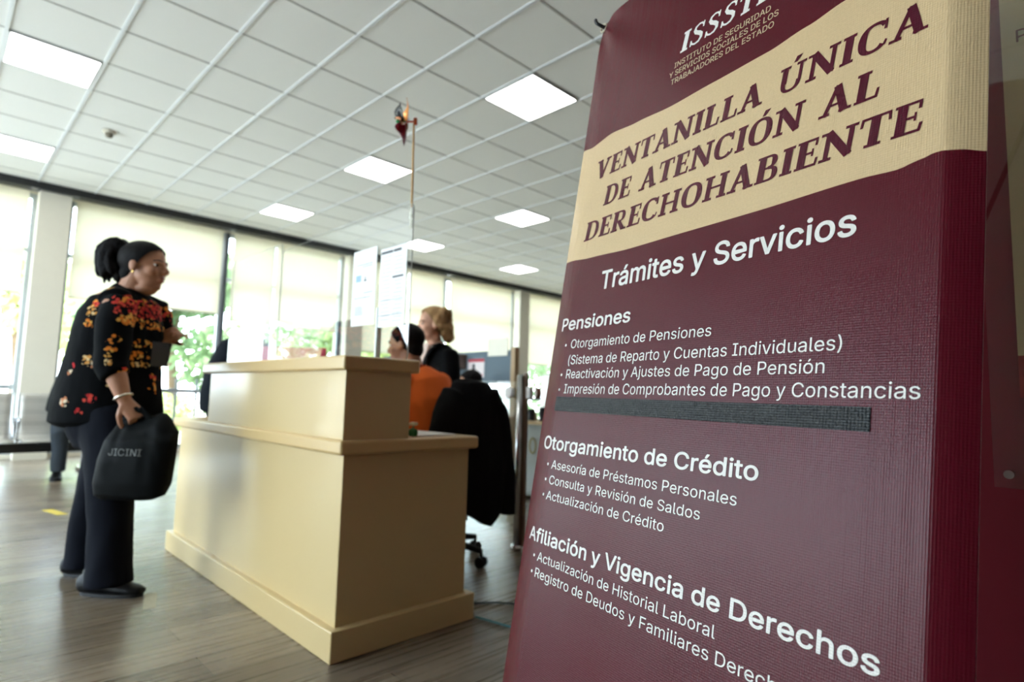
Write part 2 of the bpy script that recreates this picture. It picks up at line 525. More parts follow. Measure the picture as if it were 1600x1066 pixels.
# outlines of a plain sans alphabet (x, y, handles), used for all printed lines
GL = {
 '(': (273, [[89,207,89,156,89,244,101,324,93,283,108,364,132,441,119,404,145,479,177,539,160,511,196,539,236,539,216,539,219,504,191,428,204,467,178,389,161,313,168,351,155,276,151,207,151,240,151,176,160,115,154,146,166,83,188,16,176,51,201,-18,236,-96,217,-56,216,-96,177,-96,196,-96,148,-47,111,55,126,3,97,106]]),
 ')': (273, [[37,-96,57,-96,57,-55,86,18,73,-17,98,53,113,116,107,85,119,147,122,207,122,177,122,240,112,313,118,276,105,351,82,428,95,389,70,467,37,539,55,504,57,539,97,539,77,539,113,511,142,441,128,479,155,404,173,323,165,364,180,283,184,207,184,244,184,156,161,53,177,104,146,2,97,-96,125,-48,77,-96]]),
 'A': (480, [[16,0,39,0,78,170,201,509,140,339,226,509,276,509,251,509,338,339,463,0,401,170,440,0,395,0,418,0,359,101,287,302,323,202,281,321,264,372,273,344,255,400,232,478,245,435,236,478,245,478,241,478,233,435,213,371,222,399,204,343,191,302,196,320,155,202,85,0,120,101,62,0],[110,142,197,142,110,161,110,199,110,180,197,199,370,199,283,199,370,180,370,142,370,161,283,142]]),
 'B': (456, [[60,0,122,0,60,170,60,509,60,339,120,509,241,509,181,509,276,509,329,491,306,503,352,479,381,442,369,462,392,422,398,374,398,399,398,352,387,320,394,334,379,306,356,286,369,294,344,277,315,267,330,271,315,265,315,262,315,264,331,261,363,245,347,255,379,235,402,203,392,221,413,185,418,136,418,163,418,111,400,67,412,87,388,46,344,18,370,30,319,6,247,0,287,0,184,0],[125,57,125,115,165,57,245,57,205,57,284,57,330,80,313,65,347,95,355,137,355,114,355,154,342,184,351,170,334,198,306,218,321,209,290,227,248,231,271,231,207,231,125,231,166,231,125,173],[125,285,125,341,162,285,238,285,200,285,257,285,288,296,273,289,303,303,323,326,315,313,332,339,336,372,336,355,336,395,313,429,328,414,297,444,240,452,273,452,202,452,125,452,163,452,125,396]]),
 'C': (510, [[267,-7,293,-7,223,-7,150,25,184,4,116,46,70,115,89,76,50,154,40,254,40,201,40,308,70,393,50,354,89,432,150,484,116,462,184,505,267,516,223,516,293,516,340,504,317,512,363,497,402,471,384,486,420,457,448,418,436,439,460,398,473,348,468,374,451,348,408,348,430,348,404,366,389,395,398,381,381,408,357,428,370,419,345,438,315,449,331,444,300,454,267,456,284,456,236,456,184,432,208,448,159,417,125,364,139,394,111,334,103,254,103,297,103,211,125,145,111,175,140,115,184,76,159,92,209,61,267,53,236,53,284,53,315,60,300,55,331,65,357,81,345,71,370,90,389,114,381,101,398,128,408,160,404,143,430,160,473,160,451,160,469,135,448,91,460,111,436,70,402,38,421,52,384,23,341,5,363,12,318,-3]]),
 'D': (502, [[219,0,271,0,178,0,96,0,137,0,96,19,96,57,96,38,136,57,215,57,175,57,256,57,318,81,291,65,345,97,379,149,366,119,392,179,399,255,399,214,399,296,379,361,392,331,366,390,320,428,346,412,293,444,221,452,260,452,178,452,93,452,136,452,93,471,93,509,93,490,137,509,225,509,181,509,275,509,353,478,317,499,388,458,433,391,415,429,452,353,462,255,462,308,462,202,433,119,452,157,414,81,351,31,387,51,314,10],[125,509,103,509,125,339,125,0,125,170,103,0,60,0,82,0,60,170,60,509,60,339,82,509]]),
 'E': (419, [[60,0,165,0,60,170,60,509,60,339,164,509,372,509,268,509,372,490,372,452,372,471,290,452,125,452,207,452,125,396,125,286,125,341,202,286,355,286,278,286,355,267,355,229,355,248,278,229,125,229,202,229,125,172,125,57,125,114,208,57,375,57,292,57,375,38,375,0,375,19,270,0]]),
 'F': (410, [[60,0,82,0,60,170,60,509,60,339,163,509,369,509,266,509,369,490,369,452,369,471,288,452,125,452,206,452,125,394,125,278,125,336,198,278,346,278,272,278,346,259,346,221,346,240,272,221,125,221,198,221,125,147,125,0,125,74,103,0]]),
 'G': (520, [[269,-7,309,-7,223,-7,149,25,184,4,115,46,69,116,88,77,50,155,40,254,40,201,40,308,69,393,50,354,88,432,149,484,115,462,183,505,265,516,221,516,292,516,340,504,317,512,364,496,403,469,385,484,422,454,449,416,437,437,461,396,474,349,470,373,452,349,408,349,430,349,403,365,387,393,396,380,379,406,356,427,368,417,344,436,315,448,330,444,300,453,265,456,283,456,235,456,183,432,208,448,159,417,125,364,139,394,111,334,103,254,103,297,103,211,125,145,111,175,140,115,184,76,159,92,209,61,269,53,237,53,297,53,345,71,323,59,367,83,396,123,384,101,409,146,415,202,415,172,421,201,434,199,428,200,384,199,283,199,333,199,283,218,283,256,283,237,348,256,478,256,413,256,478,237,478,200,478,219,478,158,451,91,469,122,433,60,377,19,408,36,345,2]]),
 'H': (517, [[60,0,82,0,60,170,60,509,60,339,82,509,125,509,103,509,125,435,125,289,125,362,214,289,392,289,303,289,392,362,392,509,392,435,414,509,457,509,435,509,457,339,457,0,457,170,435,0,392,0,414,0,392,77,392,232,392,155,303,232,125,232,214,232,125,155,125,0,125,77,103,0]]),
 'I': (300, [[31,0,111,0,31,19,31,57,31,38,60,57,118,57,89,57,118,189,118,452,118,320,89,452,31,452,60,452,31,471,31,509,31,490,111,509,269,509,190,509,269,490,269,452,269,471,240,452,183,452,212,452,183,320,183,57,183,189,212,57,269,57,240,57,269,38,269,0,269,19,190,0]]),
 'J': (396, [[185,-7,230,-7,140,-7,75,33,104,6,47,59,33,145,33,97,33,155,33,173,33,164,55,173,98,173,76,173,98,164,98,145,98,155,98,114,122,74,106,91,137,58,185,50,159,50,211,50,248,74,232,58,264,91,272,145,272,114,272,267,272,509,272,388,293,509,336,509,315,509,336,388,336,145,336,267,336,97,294,33,322,59,266,6]]),
 'L': (393, [[60,0,160,0,60,170,60,509,60,339,82,509,125,509,103,509,125,358,125,57,125,208,203,57,361,57,282,57,361,38,361,0,361,19,261,0]]),
 'N': (523, [[60,0,82,0,60,170,60,509,60,339,85,509,136,509,111,509,205,400,343,183,274,291,349,174,363,151,355,164,370,138,388,107,379,123,396,90,414,55,405,73,411,55,405,54,408,54,403,72,401,108,401,90,400,126,399,157,399,142,399,172,399,195,399,185,399,300,399,509,399,404,420,509,463,509,442,509,463,339,463,0,463,170,438,0,387,0,412,0,325,97,202,290,264,193,194,303,177,331,186,316,169,345,148,381,159,362,137,400,108,452,123,424,111,453,119,454,115,453,120,428,122,384,121,405,123,362,124,328,124,344,125,312,125,291,125,300,125,194,125,0,125,97,103,0]]),
 'O': (533, [[267,-7,311,-7,223,-7,150,25,184,4,116,46,70,115,90,76,50,154,40,254,40,201,40,308,70,393,50,354,90,432,150,484,116,462,184,505,267,516,223,516,311,516,384,484,350,505,418,462,464,393,444,432,483,354,493,254,493,308,493,201,464,115,483,154,444,76,384,25,418,46,350,4],[267,53,236,53,297,53,349,76,325,61,374,91,408,144,394,114,423,174,430,254,430,211,430,298,408,365,423,335,394,395,349,433,374,417,325,448,267,456,297,456,236,456,184,433,209,448,159,417,125,364,140,394,111,334,103,254,103,297,103,211,125,144,111,174,140,114,184,76,159,92,209,61]]),
 'P': (445, [[60,0,82,0,60,170,60,509,60,339,118,509,235,509,177,509,274,509,332,487,307,502,358,473,390,430,377,454,402,405,409,348,409,378,409,317,390,265,402,290,377,241,332,207,358,222,307,193,235,186,274,186,193,186,109,186,151,186,109,205,109,242,109,224,150,242,233,242,191,242,259,242,297,256,281,247,313,265,333,294,325,278,341,310,344,348,344,328,344,368,333,402,341,386,325,417,297,439,313,430,280,448,232,452,259,452,196,452,125,452,160,452,125,301,125,0,125,151,103,0]]),
 'R': (449, [[60,0,82,0,60,170,60,509,60,339,119,509,236,509,177,509,275,509,333,489,307,502,359,475,390,433,378,457,403,410,409,352,409,382,409,321,390,271,403,295,378,248,333,217,359,230,307,204,236,198,275,198,189,198,96,198,143,198,96,217,96,255,96,236,142,255,234,255,188,255,260,255,298,267,281,259,314,275,334,300,326,286,341,315,345,352,345,332,345,372,334,405,341,390,326,420,298,440,314,431,281,448,233,452,259,452,197,452,125,452,161,452,125,301,125,0,125,151,103,0],[353,0,378,0,312,76,230,229,271,153,254,229,303,229,279,229,344,153,428,0,386,76,403,0]]),
 'S': (447, [[224,-9,263,-9,187,-9,128,9,155,-3,100,21,64,60,79,38,49,82,38,137,40,107,60,137,104,137,82,137,106,117,123,88,112,101,134,75,166,59,149,65,184,52,224,49,203,49,247,49,286,60,268,53,304,68,329,92,319,78,340,105,346,139,346,121,346,155,332,179,341,169,323,189,296,205,311,198,281,211,245,222,264,217,224,228,184,239,204,234,142,251,86,289,109,268,63,311,52,372,52,339,52,401,75,448,60,426,90,469,138,498,111,486,164,510,227,516,194,516,261,516,316,498,290,510,342,486,377,449,362,469,392,428,401,378,400,404,380,378,337,378,358,378,335,403,302,437,323,423,281,451,225,459,256,459,203,459,167,448,184,455,151,441,129,418,138,431,120,406,115,376,115,391,115,358,131,334,120,344,142,323,169,308,154,314,184,302,212,293,199,297,230,289,264,279,247,284,279,275,312,264,295,270,328,257,359,238,344,248,373,227,395,198,385,214,404,181,408,139,408,162,408,111,386,64,401,86,372,41,323,11,351,24,296,-2]]),
 'T': (449, [[32,452,85,452,32,471,32,509,32,490,160,509,417,509,288,509,417,490,417,452,417,471,363,452,257,452,310,452,257,301,257,0,257,151,235,0,193,0,214,0,193,151,193,452,193,301,139,452]]),
 'U': (517, [[259,-8,299,-8,219,-8,154,15,184,0,124,31,85,80,101,53,68,107,60,173,60,138,60,285,60,509,60,397,81,509,124,509,103,509,124,399,124,178,124,288,124,154,141,113,130,132,152,94,187,68,167,79,207,57,259,52,231,52,287,52,331,68,311,57,351,79,377,113,366,94,387,132,393,178,393,154,393,288,393,509,393,399,414,509,457,509,436,509,457,397,457,173,457,285,457,138,433,80,449,107,416,53,363,15,393,31,334,0]]),
 'V': (480, [[204,0,229,0,141,170,16,509,79,339,39,509,84,509,62,509,120,408,192,206,156,307,198,189,215,137,206,166,224,109,248,31,235,73,243,31,235,31,239,31,247,74,267,138,258,110,276,166,290,206,284,189,325,307,395,509,360,408,417,509,463,509,440,509,401,339,278,0,340,170,253,0]]),
 'Y': (472, [[203,0,225,0,203,69,203,208,203,139,141,308,16,509,79,409,41,509,91,509,66,509,125,454,192,344,159,399,203,326,222,292,213,309,231,275,250,230,240,255,241,230,224,230,232,230,233,255,251,293,242,276,260,310,280,344,270,327,314,399,381,509,347,454,406,509,455,509,430,509,393,409,268,208,330,308,268,139,268,0,268,69,247,0]]),
 'a': (389, [[160,-9,182,-9,136,-9,94,5,114,-4,75,14,48,45,59,27,36,62,30,108,30,83,30,130,43,161,35,147,52,175,78,193,63,185,92,201,125,211,108,207,143,215,178,220,160,218,201,223,234,227,219,225,248,228,265,235,258,231,272,239,276,255,276,245,276,255,276,257,276,256,276,272,267,297,273,286,261,308,240,322,252,316,228,328,196,331,213,331,178,331,149,322,162,328,136,317,118,301,126,309,110,292,100,274,104,283,80,280,41,291,61,285,50,314,79,346,62,332,95,360,133,375,113,369,153,381,194,384,173,384,208,384,239,379,223,383,255,376,286,360,271,370,301,351,322,320,313,338,332,303,337,251,337,280,337,168,337,0,337,84,317,0,277,0,297,0,277,17,277,52,277,35,275,52,272,52,274,52,268,43,252,25,261,34,243,15,215,1,230,7,200,-5],[170,45,155,45,193,45,228,59,212,50,243,68,263,93,255,79,271,107,276,138,276,122,276,155,276,190,276,173,273,187,259,182,268,184,251,180,231,176,242,178,221,174,200,171,210,172,190,170,175,168,182,169,161,166,134,159,147,163,121,154,103,139,111,148,96,131,92,105,92,119,92,92,102,72,95,81,109,63,130,52,118,57,142,48]]),
 'b': (424, [[229,-8,261,-8,206,-8,172,4,187,-4,158,12,138,31,146,21,129,42,118,59,123,51,116,59,112,59,114,59,112,39,112,0,112,20,92,0,53,0,72,0,53,170,53,509,53,339,73,509,114,509,93,509,114,446,114,319,114,382,115,319,118,319,117,319,123,327,137,346,129,336,145,356,171,373,157,365,186,381,229,384,205,384,261,384,313,361,289,376,337,345,370,293,356,322,383,263,390,189,390,229,390,149,370,84,383,114,356,55,313,16,337,32,289,0],[220,47,197,47,244,47,279,66,263,53,295,78,316,117,308,95,324,138,328,189,328,162,328,216,316,261,324,240,308,282,280,311,296,299,264,324,220,330,244,330,197,330,161,312,177,324,145,300,125,263,133,284,117,242,113,189,113,217,113,161,125,115,117,136,133,94,162,65,146,77,178,53]]),
 'c': (396, [[207,-8,226,-8,173,-8,117,16,143,0,91,33,56,85,71,56,41,114,34,187,34,149,34,227,56,291,41,262,71,321,117,360,91,343,143,376,207,384,173,384,226,384,260,377,243,382,276,372,305,356,292,365,319,347,340,322,330,335,350,309,362,277,357,294,342,272,303,262,322,267,300,272,290,289,296,281,285,297,270,311,278,305,262,317,242,325,253,322,232,328,207,330,220,330,182,330,145,310,161,323,129,297,108,258,116,280,100,237,96,187,96,213,96,162,108,117,100,139,116,96,145,66,129,79,161,53,207,46,182,46,220,46,243,52,232,48,253,55,271,66,263,60,279,72,292,89,286,80,297,97,304,117,301,107,324,112,363,102,343,107,358,85,341,56,351,70,332,43,306,21,320,31,293,12,261,-1,277,4,244,-6]]),
 'd': (424, [[195,-8,219,-8,164,-8,111,16,136,0,87,32,55,84,68,55,41,114,34,189,34,149,34,229,55,293,41,263,69,322,112,361,88,345,136,376,196,384,164,384,219,384,253,373,238,381,268,365,287,346,279,356,296,336,306,319,302,327,308,319,311,319,309,319,311,382,311,509,311,446,331,509,372,509,351,509,372,339,372,0,372,170,352,0,313,0,332,0,313,20,313,59,313,39,311,59,307,59,309,59,302,51,287,31,295,42,278,21,252,4,267,12,238,-4],[205,47,181,47,227,47,263,65,247,53,279,77,299,115,291,94,308,136,312,189,312,161,312,217,300,263,308,242,292,284,263,312,279,300,247,324,205,330,228,330,181,330,145,311,161,324,129,299,108,261,116,282,100,240,96,189,96,216,96,162,109,117,100,138,117,95,145,66,129,78,161,53]]),
 'e': (404, [[212,-8,238,-8,175,-8,117,16,143,0,90,33,56,85,70,56,41,114,34,187,34,148,34,226,55,290,41,260,69,319,115,359,89,343,141,376,205,384,171,384,226,384,266,374,246,381,285,367,319,341,303,356,335,326,357,282,348,306,366,258,371,194,371,228,371,186,371,169,371,178,272,169,75,169,174,169,75,187,75,221,75,204,163,221,338,221,250,221,329,215,310,202,319,208,310,227,298,269,306,249,290,288,263,314,278,303,247,325,205,330,228,330,182,330,146,313,163,325,130,302,109,270,118,288,100,251,96,211,96,232,96,200,96,178,96,189,96,150,110,106,101,126,120,87,151,61,134,72,168,51,212,46,189,46,228,46,254,53,241,48,266,57,285,73,277,64,294,82,306,105,301,93,325,101,365,91,345,96,359,71,335,39,349,54,321,24,283,4,303,13,262,-4]]),
 'f': (254, [[228,379,154,379,228,362,228,327,228,344,154,327,6,327,80,327,6,344,6,379,6,362,80,379],[81,0,101,0,81,144,81,432,81,288,81,453,96,486,86,471,106,500,135,519,119,511,152,526,187,530,169,530,201,530,222,527,213,529,232,525,243,521,238,523,238,503,227,468,233,486,224,470,215,472,220,471,210,473,195,474,203,474,176,474,154,460,163,469,146,451,142,419,142,437,142,279,142,0,142,140,121,0]]),
 'g': (425, [[207,-151,238,-151,179,-151,134,-140,155,-147,113,-132,82,-110,96,-123,69,-98,51,-69,58,-84,67,-60,101,-41,84,-50,107,-49,122,-66,113,-57,130,-75,154,-88,141,-82,168,-94,207,-97,186,-97,238,-97,282,-75,263,-90,302,-60,311,-6,311,-37,311,19,311,68,311,44,310,68,306,68,308,68,301,60,287,41,295,51,278,32,252,16,267,23,238,8,195,5,219,5,164,5,113,27,137,12,88,41,55,90,69,62,41,118,34,191,34,152,34,230,55,293,41,264,69,322,112,361,88,345,137,376,196,384,165,384,220,384,253,373,239,381,268,365,288,346,280,356,297,336,308,319,303,327,309,319,313,319,311,319,313,339,313,379,313,359,333,379,372,379,353,379,372,250,372,-9,372,121,372,-42,350,-90,365,-69,335,-111,291,-136,316,-126,266,-146],[205,59,181,59,228,59,264,75,248,64,280,86,300,121,292,101,308,141,312,193,312,165,312,220,300,264,308,243,292,284,264,312,280,301,248,324,205,330,228,330,181,330,145,312,161,324,129,299,109,262,117,283,100,242,96,193,96,219,96,166,109,123,100,143,117,103,145,76,129,87,162,65]]),
 'h': (410, [[114,227,114,249,114,151,114,0,114,76,93,0,53,0,73,0,53,170,53,509,53,339,73,509,114,509,93,509,114,435,114,287,114,361,110,287,102,287,106,287,114,322,152,362,131,347,174,377,227,384,199,384,253,384,295,369,276,379,315,358,341,321,330,342,352,299,357,240,357,273,357,160,357,0,357,80,337,0,296,0,316,0,296,78,296,235,296,157,296,265,273,304,288,288,258,321,210,329,237,329,192,329,161,317,175,325,146,309,126,283,135,298,118,267]]),
 'i': (167, [[53,0,73,0,53,126,53,379,53,253,73,379,114,379,93,379,114,253,114,0,114,126,93,0],[84,443,95,443,72,443,54,455,62,447,45,462,41,483,41,472,41,494,54,512,45,504,62,520,84,524,72,524,95,524,114,512,106,520,122,504,126,483,126,494,126,472,114,455,122,462,106,447]]),
 'j': (167, [[53,379,53,243,73,379,114,379,93,379,114,243,114,-30,114,106,114,-53,102,-90,110,-73,93,-107,65,-129,81,-120,48,-138,4,-143,28,-143,-1,-143,-10,-143,-5,-143,-10,-124,-10,-87,-10,-105,-6,-87,2,-87,-2,-87,20,-87,40,-72,32,-82,49,-62,53,-29,53,-48,53,107],[83,443,95,443,72,443,53,455,62,447,45,462,41,483,41,472,41,494,53,512,45,504,62,520,83,524,72,524,95,524,114,512,105,520,122,504,126,483,126,494,126,472,114,455,122,462,105,447]]),
 'l': (189, [[139,-2,147,-2,110,-2,74,20,88,5,60,35,53,84,53,57,53,226,53,509,53,367,73,509,114,509,93,509,114,372,114,99,114,235,114,81,120,62,116,69,125,55,146,52,133,52,152,52,160,53,157,52,164,53,170,54,167,54,173,37,181,3,177,20,175,1,162,-1,169,0,154,-2]]),
 'm': (610, [[53,0,73,0,53,126,53,379,53,253,72,379,112,379,92,379,112,351,112,295,112,323,111,295,108,295,109,295,113,316,132,346,121,332,144,359,172,376,157,369,187,383,219,386,203,386,247,386,287,361,270,378,305,344,321,295,316,322,318,295,312,295,315,295,317,313,337,343,325,329,349,357,381,375,364,367,398,382,437,386,416,386,459,386,497,372,479,381,515,362,541,328,530,348,551,309,557,255,557,285,557,170,557,0,557,85,536,0,496,0,516,0,496,85,496,254,496,169,496,281,473,313,488,301,457,325,419,330,439,330,402,330,374,320,387,327,362,313,345,290,352,303,339,278,335,247,335,263,335,165,335,0,335,82,315,0,274,0,295,0,274,87,274,260,274,173,274,281,253,311,267,298,239,324,199,330,221,330,185,330,158,320,171,327,144,313,126,289,134,303,118,276,114,238,114,258,114,159,114,0,114,79,93,0]]),
 'n': (410, [[114,227,114,249,114,151,114,0,114,76,93,0,53,0,73,0,53,126,53,379,53,253,72,379,112,379,92,379,112,349,112,287,112,318,109,287,102,287,106,287,114,322,152,362,131,347,174,377,227,384,199,384,253,384,295,369,276,379,314,358,341,321,330,342,352,299,357,240,357,273,357,160,357,0,357,80,337,0,296,0,316,0,296,78,296,235,296,157,296,265,273,304,288,288,258,321,210,329,237,329,192,329,161,317,175,325,146,309,126,283,135,298,118,267]]),
 'o': (415, [[207,-8,242,-8,173,-8,117,16,143,0,91,33,56,85,71,56,41,114,34,187,34,149,34,227,56,291,41,262,71,321,117,360,91,343,143,376,207,384,173,384,242,384,299,360,273,376,325,343,359,291,345,321,374,262,381,187,381,227,381,149,359,85,374,114,345,56,299,16,325,33,273,0],[207,46,182,46,233,46,270,66,254,53,287,79,307,117,299,96,315,139,319,187,319,162,319,213,307,258,315,236,299,280,270,310,287,297,254,323,207,330,233,330,182,330,145,310,161,323,129,297,108,258,116,280,100,237,96,187,96,213,96,162,108,117,100,139,116,96,145,66,129,79,161,53]]),
 'p': (424, [[53,-143,73,-143,53,31,53,379,53,205,72,379,112,379,92,379,112,359,112,319,112,339,114,319,118,319,116,319,123,327,137,346,129,336,145,356,171,373,157,365,186,381,229,384,205,384,261,384,313,361,289,376,337,345,370,293,356,322,383,263,390,189,390,229,390,149,370,84,383,114,356,55,313,16,337,32,289,0,229,-8,261,-8,206,-8,173,4,187,-4,158,12,138,31,146,21,130,42,118,59,123,51,117,59,114,59,115,59,114,-8,114,-143,114,-76,93,-143],[220,47,197,47,244,47,279,66,263,53,295,78,316,117,308,95,324,138,328,189,328,162,328,216,316,261,324,240,308,282,280,311,296,299,264,324,220,330,244,330,197,330,161,312,177,324,145,300,125,263,133,284,117,242,113,189,113,217,113,161,125,115,117,136,133,94,162,65,146,77,178,53]]),
 'r': (259, [[53,0,73,0,53,126,53,379,53,253,72,379,112,379,92,379,112,360,112,321,112,340,113,321,115,321,114,321,122,340,152,367,135,355,170,379,213,385,190,385,218,385,229,384,223,385,235,384,243,384,240,384,243,363,243,322,243,343,242,323,230,324,237,323,223,325,207,326,215,326,189,326,159,315,173,322,145,307,126,284,134,297,118,270,114,237,114,255,114,158,114,0,114,79,93,0]]),
 's': (365, [[182,-8,211,-8,156,-8,112,3,133,-4,92,11,62,38,75,23,49,53,36,94,40,72,55,98,94,107,74,102,99,86,124,60,109,70,139,50,181,45,158,45,208,45,244,62,229,51,260,74,268,103,268,87,268,116,254,136,263,127,245,144,212,155,231,151,191,160,149,170,170,165,115,178,72,208,89,191,55,225,47,274,47,247,47,296,65,332,53,315,77,348,115,370,94,361,136,380,187,384,160,384,213,384,254,372,235,380,272,365,299,339,287,353,310,325,324,290,319,309,305,286,268,277,287,281,263,292,243,316,255,304,230,327,187,333,212,333,165,333,131,317,146,327,116,306,109,277,109,293,109,263,124,243,114,252,134,235,172,223,150,228,191,218,229,209,210,214,264,201,306,171,290,188,323,154,331,107,331,133,331,84,312,47,325,64,300,30,260,6,282,16,237,-3]]),
 't': (227, [[204,379,138,379,204,362,204,327,204,344,138,327,6,327,72,327,6,344,6,379,6,362,72,379],[65,471,65,345,85,471,126,471,106,471,126,347,126,98,126,222,126,81,136,61,129,69,143,54,170,50,154,50,174,50,185,51,179,50,191,52,202,54,197,53,206,36,213,2,209,19,207,0,192,-3,200,-2,184,-4,168,-4,176,-4,136,-4,92,21,110,4,74,38,65,93,65,62,65,219]]),
 'u': (410, [[182,-5,211,-5,157,-5,115,11,134,0,95,21,69,59,80,37,58,80,53,139,53,107,53,219,53,379,53,299,73,379,114,379,93,379,114,301,114,144,114,222,114,114,137,75,121,91,152,58,200,50,173,50,218,50,249,62,235,54,264,70,283,97,275,81,292,112,296,153,296,131,296,228,296,379,296,304,316,379,357,379,337,379,357,253,357,0,357,126,337,0,298,0,318,0,298,31,298,92,298,61,301,92,307,92,304,92,295,57,257,17,279,32,235,2]]),
 'v': (389, [[163,0,184,0,114,126,17,379,66,253,40,379,84,379,62,379,111,305,165,155,138,230,174,132,187,87,181,110,193,64,206,21,199,42,198,21,184,21,191,21,191,42,203,87,197,64,209,110,224,155,216,132,251,230,305,379,278,305,327,379,371,379,349,379,323,253,226,0,275,126,205,0]]),
 'y': (389, [[47,-139,51,-140,52,-121,61,-86,57,-103,65,-86,71,-87,68,-87,83,-90,104,-89,94,-91,114,-87,130,-74,122,-82,138,-66,151,-36,145,-53,155,-24,163,-1,159,-13,114,126,17,379,66,252,40,379,84,379,62,379,111,305,165,155,138,230,174,132,187,87,181,109,193,64,206,21,199,42,198,21,184,21,191,21,190,42,202,87,196,64,209,110,224,155,216,132,251,230,305,379,278,305,327,379,371,379,349,379,316,234,204,-58,260,88,196,-78,177,-107,187,-94,166,-120,139,-136,153,-129,125,-142,91,-145,109,-145,81,-145,65,-143,72,-144,57,-142]]),
 'z': (380, [[42,0,141,0,42,15,42,46,42,30,112,137,254,320,183,228,254,321,254,323,254,322,185,323,48,323,117,323,48,342,48,379,48,361,143,379,333,379,238,379,333,363,333,331,333,347,264,241,126,60,195,150,126,59,126,56,126,58,197,56,339,56,268,56,339,38,339,0,339,19,240,0]]),
 'á': (389, [[160,-9,182,-9,136,-9,94,5,114,-4,75,14,48,45,59,27,36,62,30,108,30,83,30,130,43,161,35,147,52,175,78,193,63,185,92,201,125,211,108,207,143,215,178,220,160,218,201,223,234,227,219,225,248,228,265,235,258,231,272,239,276,255,276,245,276,255,276,257,276,256,276,272,267,297,273,286,261,308,240,322,252,316,228,328,196,331,213,331,178,331,149,322,162,328,136,317,118,301,126,309,110,292,100,274,104,283,80,280,41,291,61,285,50,314,79,346,62,332,95,360,133,375,113,369,153,381,194,384,173,384,208,384,239,379,223,383,255,376,286,360,271,370,301,351,322,320,313,338,332,303,337,251,337,280,337,168,337,0,337,84,317,0,277,0,297,0,277,17,277,52,277,35,275,52,272,52,274,52,268,43,252,25,261,34,243,15,215,1,230,7,200,-5],[170,45,155,45,193,45,228,59,212,50,243,68,263,93,255,79,271,107,276,138,276,122,276,155,276,190,276,173,273,187,259,182,268,184,251,180,231,176,242,178,221,174,200,171,210,172,190,170,175,168,182,169,161,166,134,159,147,163,121,154,103,139,111,148,96,131,92,105,92,119,92,92,102,72,95,81,109,63,130,52,118,57,142,48],[162,429,179,429,178,462,210,529,194,496,233,529,278,529,255,529,256,496,212,429,234,462,196,429]]),
 'é': (404, [[212,-8,238,-8,175,-8,117,16,143,0,90,33,56,85,70,56,41,114,34,187,34,148,34,226,55,290,41,260,69,319,115,359,89,343,141,376,205,384,171,384,226,384,266,374,246,381,285,367,319,341,303,356,335,326,357,282,348,306,366,258,371,194,371,228,371,186,371,169,371,178,272,169,75,169,174,169,75,187,75,221,75,204,163,221,338,221,250,221,329,215,310,202,319,208,310,227,298,269,306,249,290,288,263,314,278,303,247,325,205,330,228,330,182,330,146,313,163,325,130,302,109,270,118,288,100,251,96,211,96,232,96,200,96,178,96,189,96,150,110,106,101,126,120,87,151,61,134,72,168,51,212,46,189,46,228,46,254,53,241,48,266,57,285,73,277,64,294,82,306,105,301,93,325,101,365,91,345,96,359,71,335,39,349,54,321,24,283,4,303,13,262,-4],[177,429,194,429,193,462,225,529,209,496,247,529,293,529,270,529,271,496,227,429,249,462,210,429]]),
 'í': (167, [[53,0,73,0,53,126,53,379,53,253,73,379,114,379,93,379,114,253,114,0,114,126,93,0],[57,429,73,429,73,462,104,529,89,496,127,529,173,529,150,529,151,496,107,429,129,462,90,429]]),
 'ó': (415, [[207,-8,242,-8,173,-8,117,16,143,0,91,33,56,85,71,56,41,114,34,187,34,149,34,227,56,291,41,262,71,321,117,360,91,343,143,376,207,384,173,384,242,384,299,360,273,376,325,343,359,291,345,321,374,262,381,187,381,227,381,149,359,85,374,114,345,56,299,16,325,33,273,0],[207,46,182,46,233,46,270,66,254,53,287,79,307,117,299,96,315,139,319,187,319,162,319,213,307,258,315,236,299,280,270,310,287,297,254,323,207,330,233,330,182,330,145,310,161,323,129,297,108,258,116,280,100,237,96,187,96,213,96,162,108,117,100,139,116,96,145,66,129,79,161,53],[181,429,197,429,197,462,228,529,212,496,251,529,297,529,274,529,275,496,231,429,253,462,214,429]]),
}
GL[' '] = (188, [])
TRI = {}
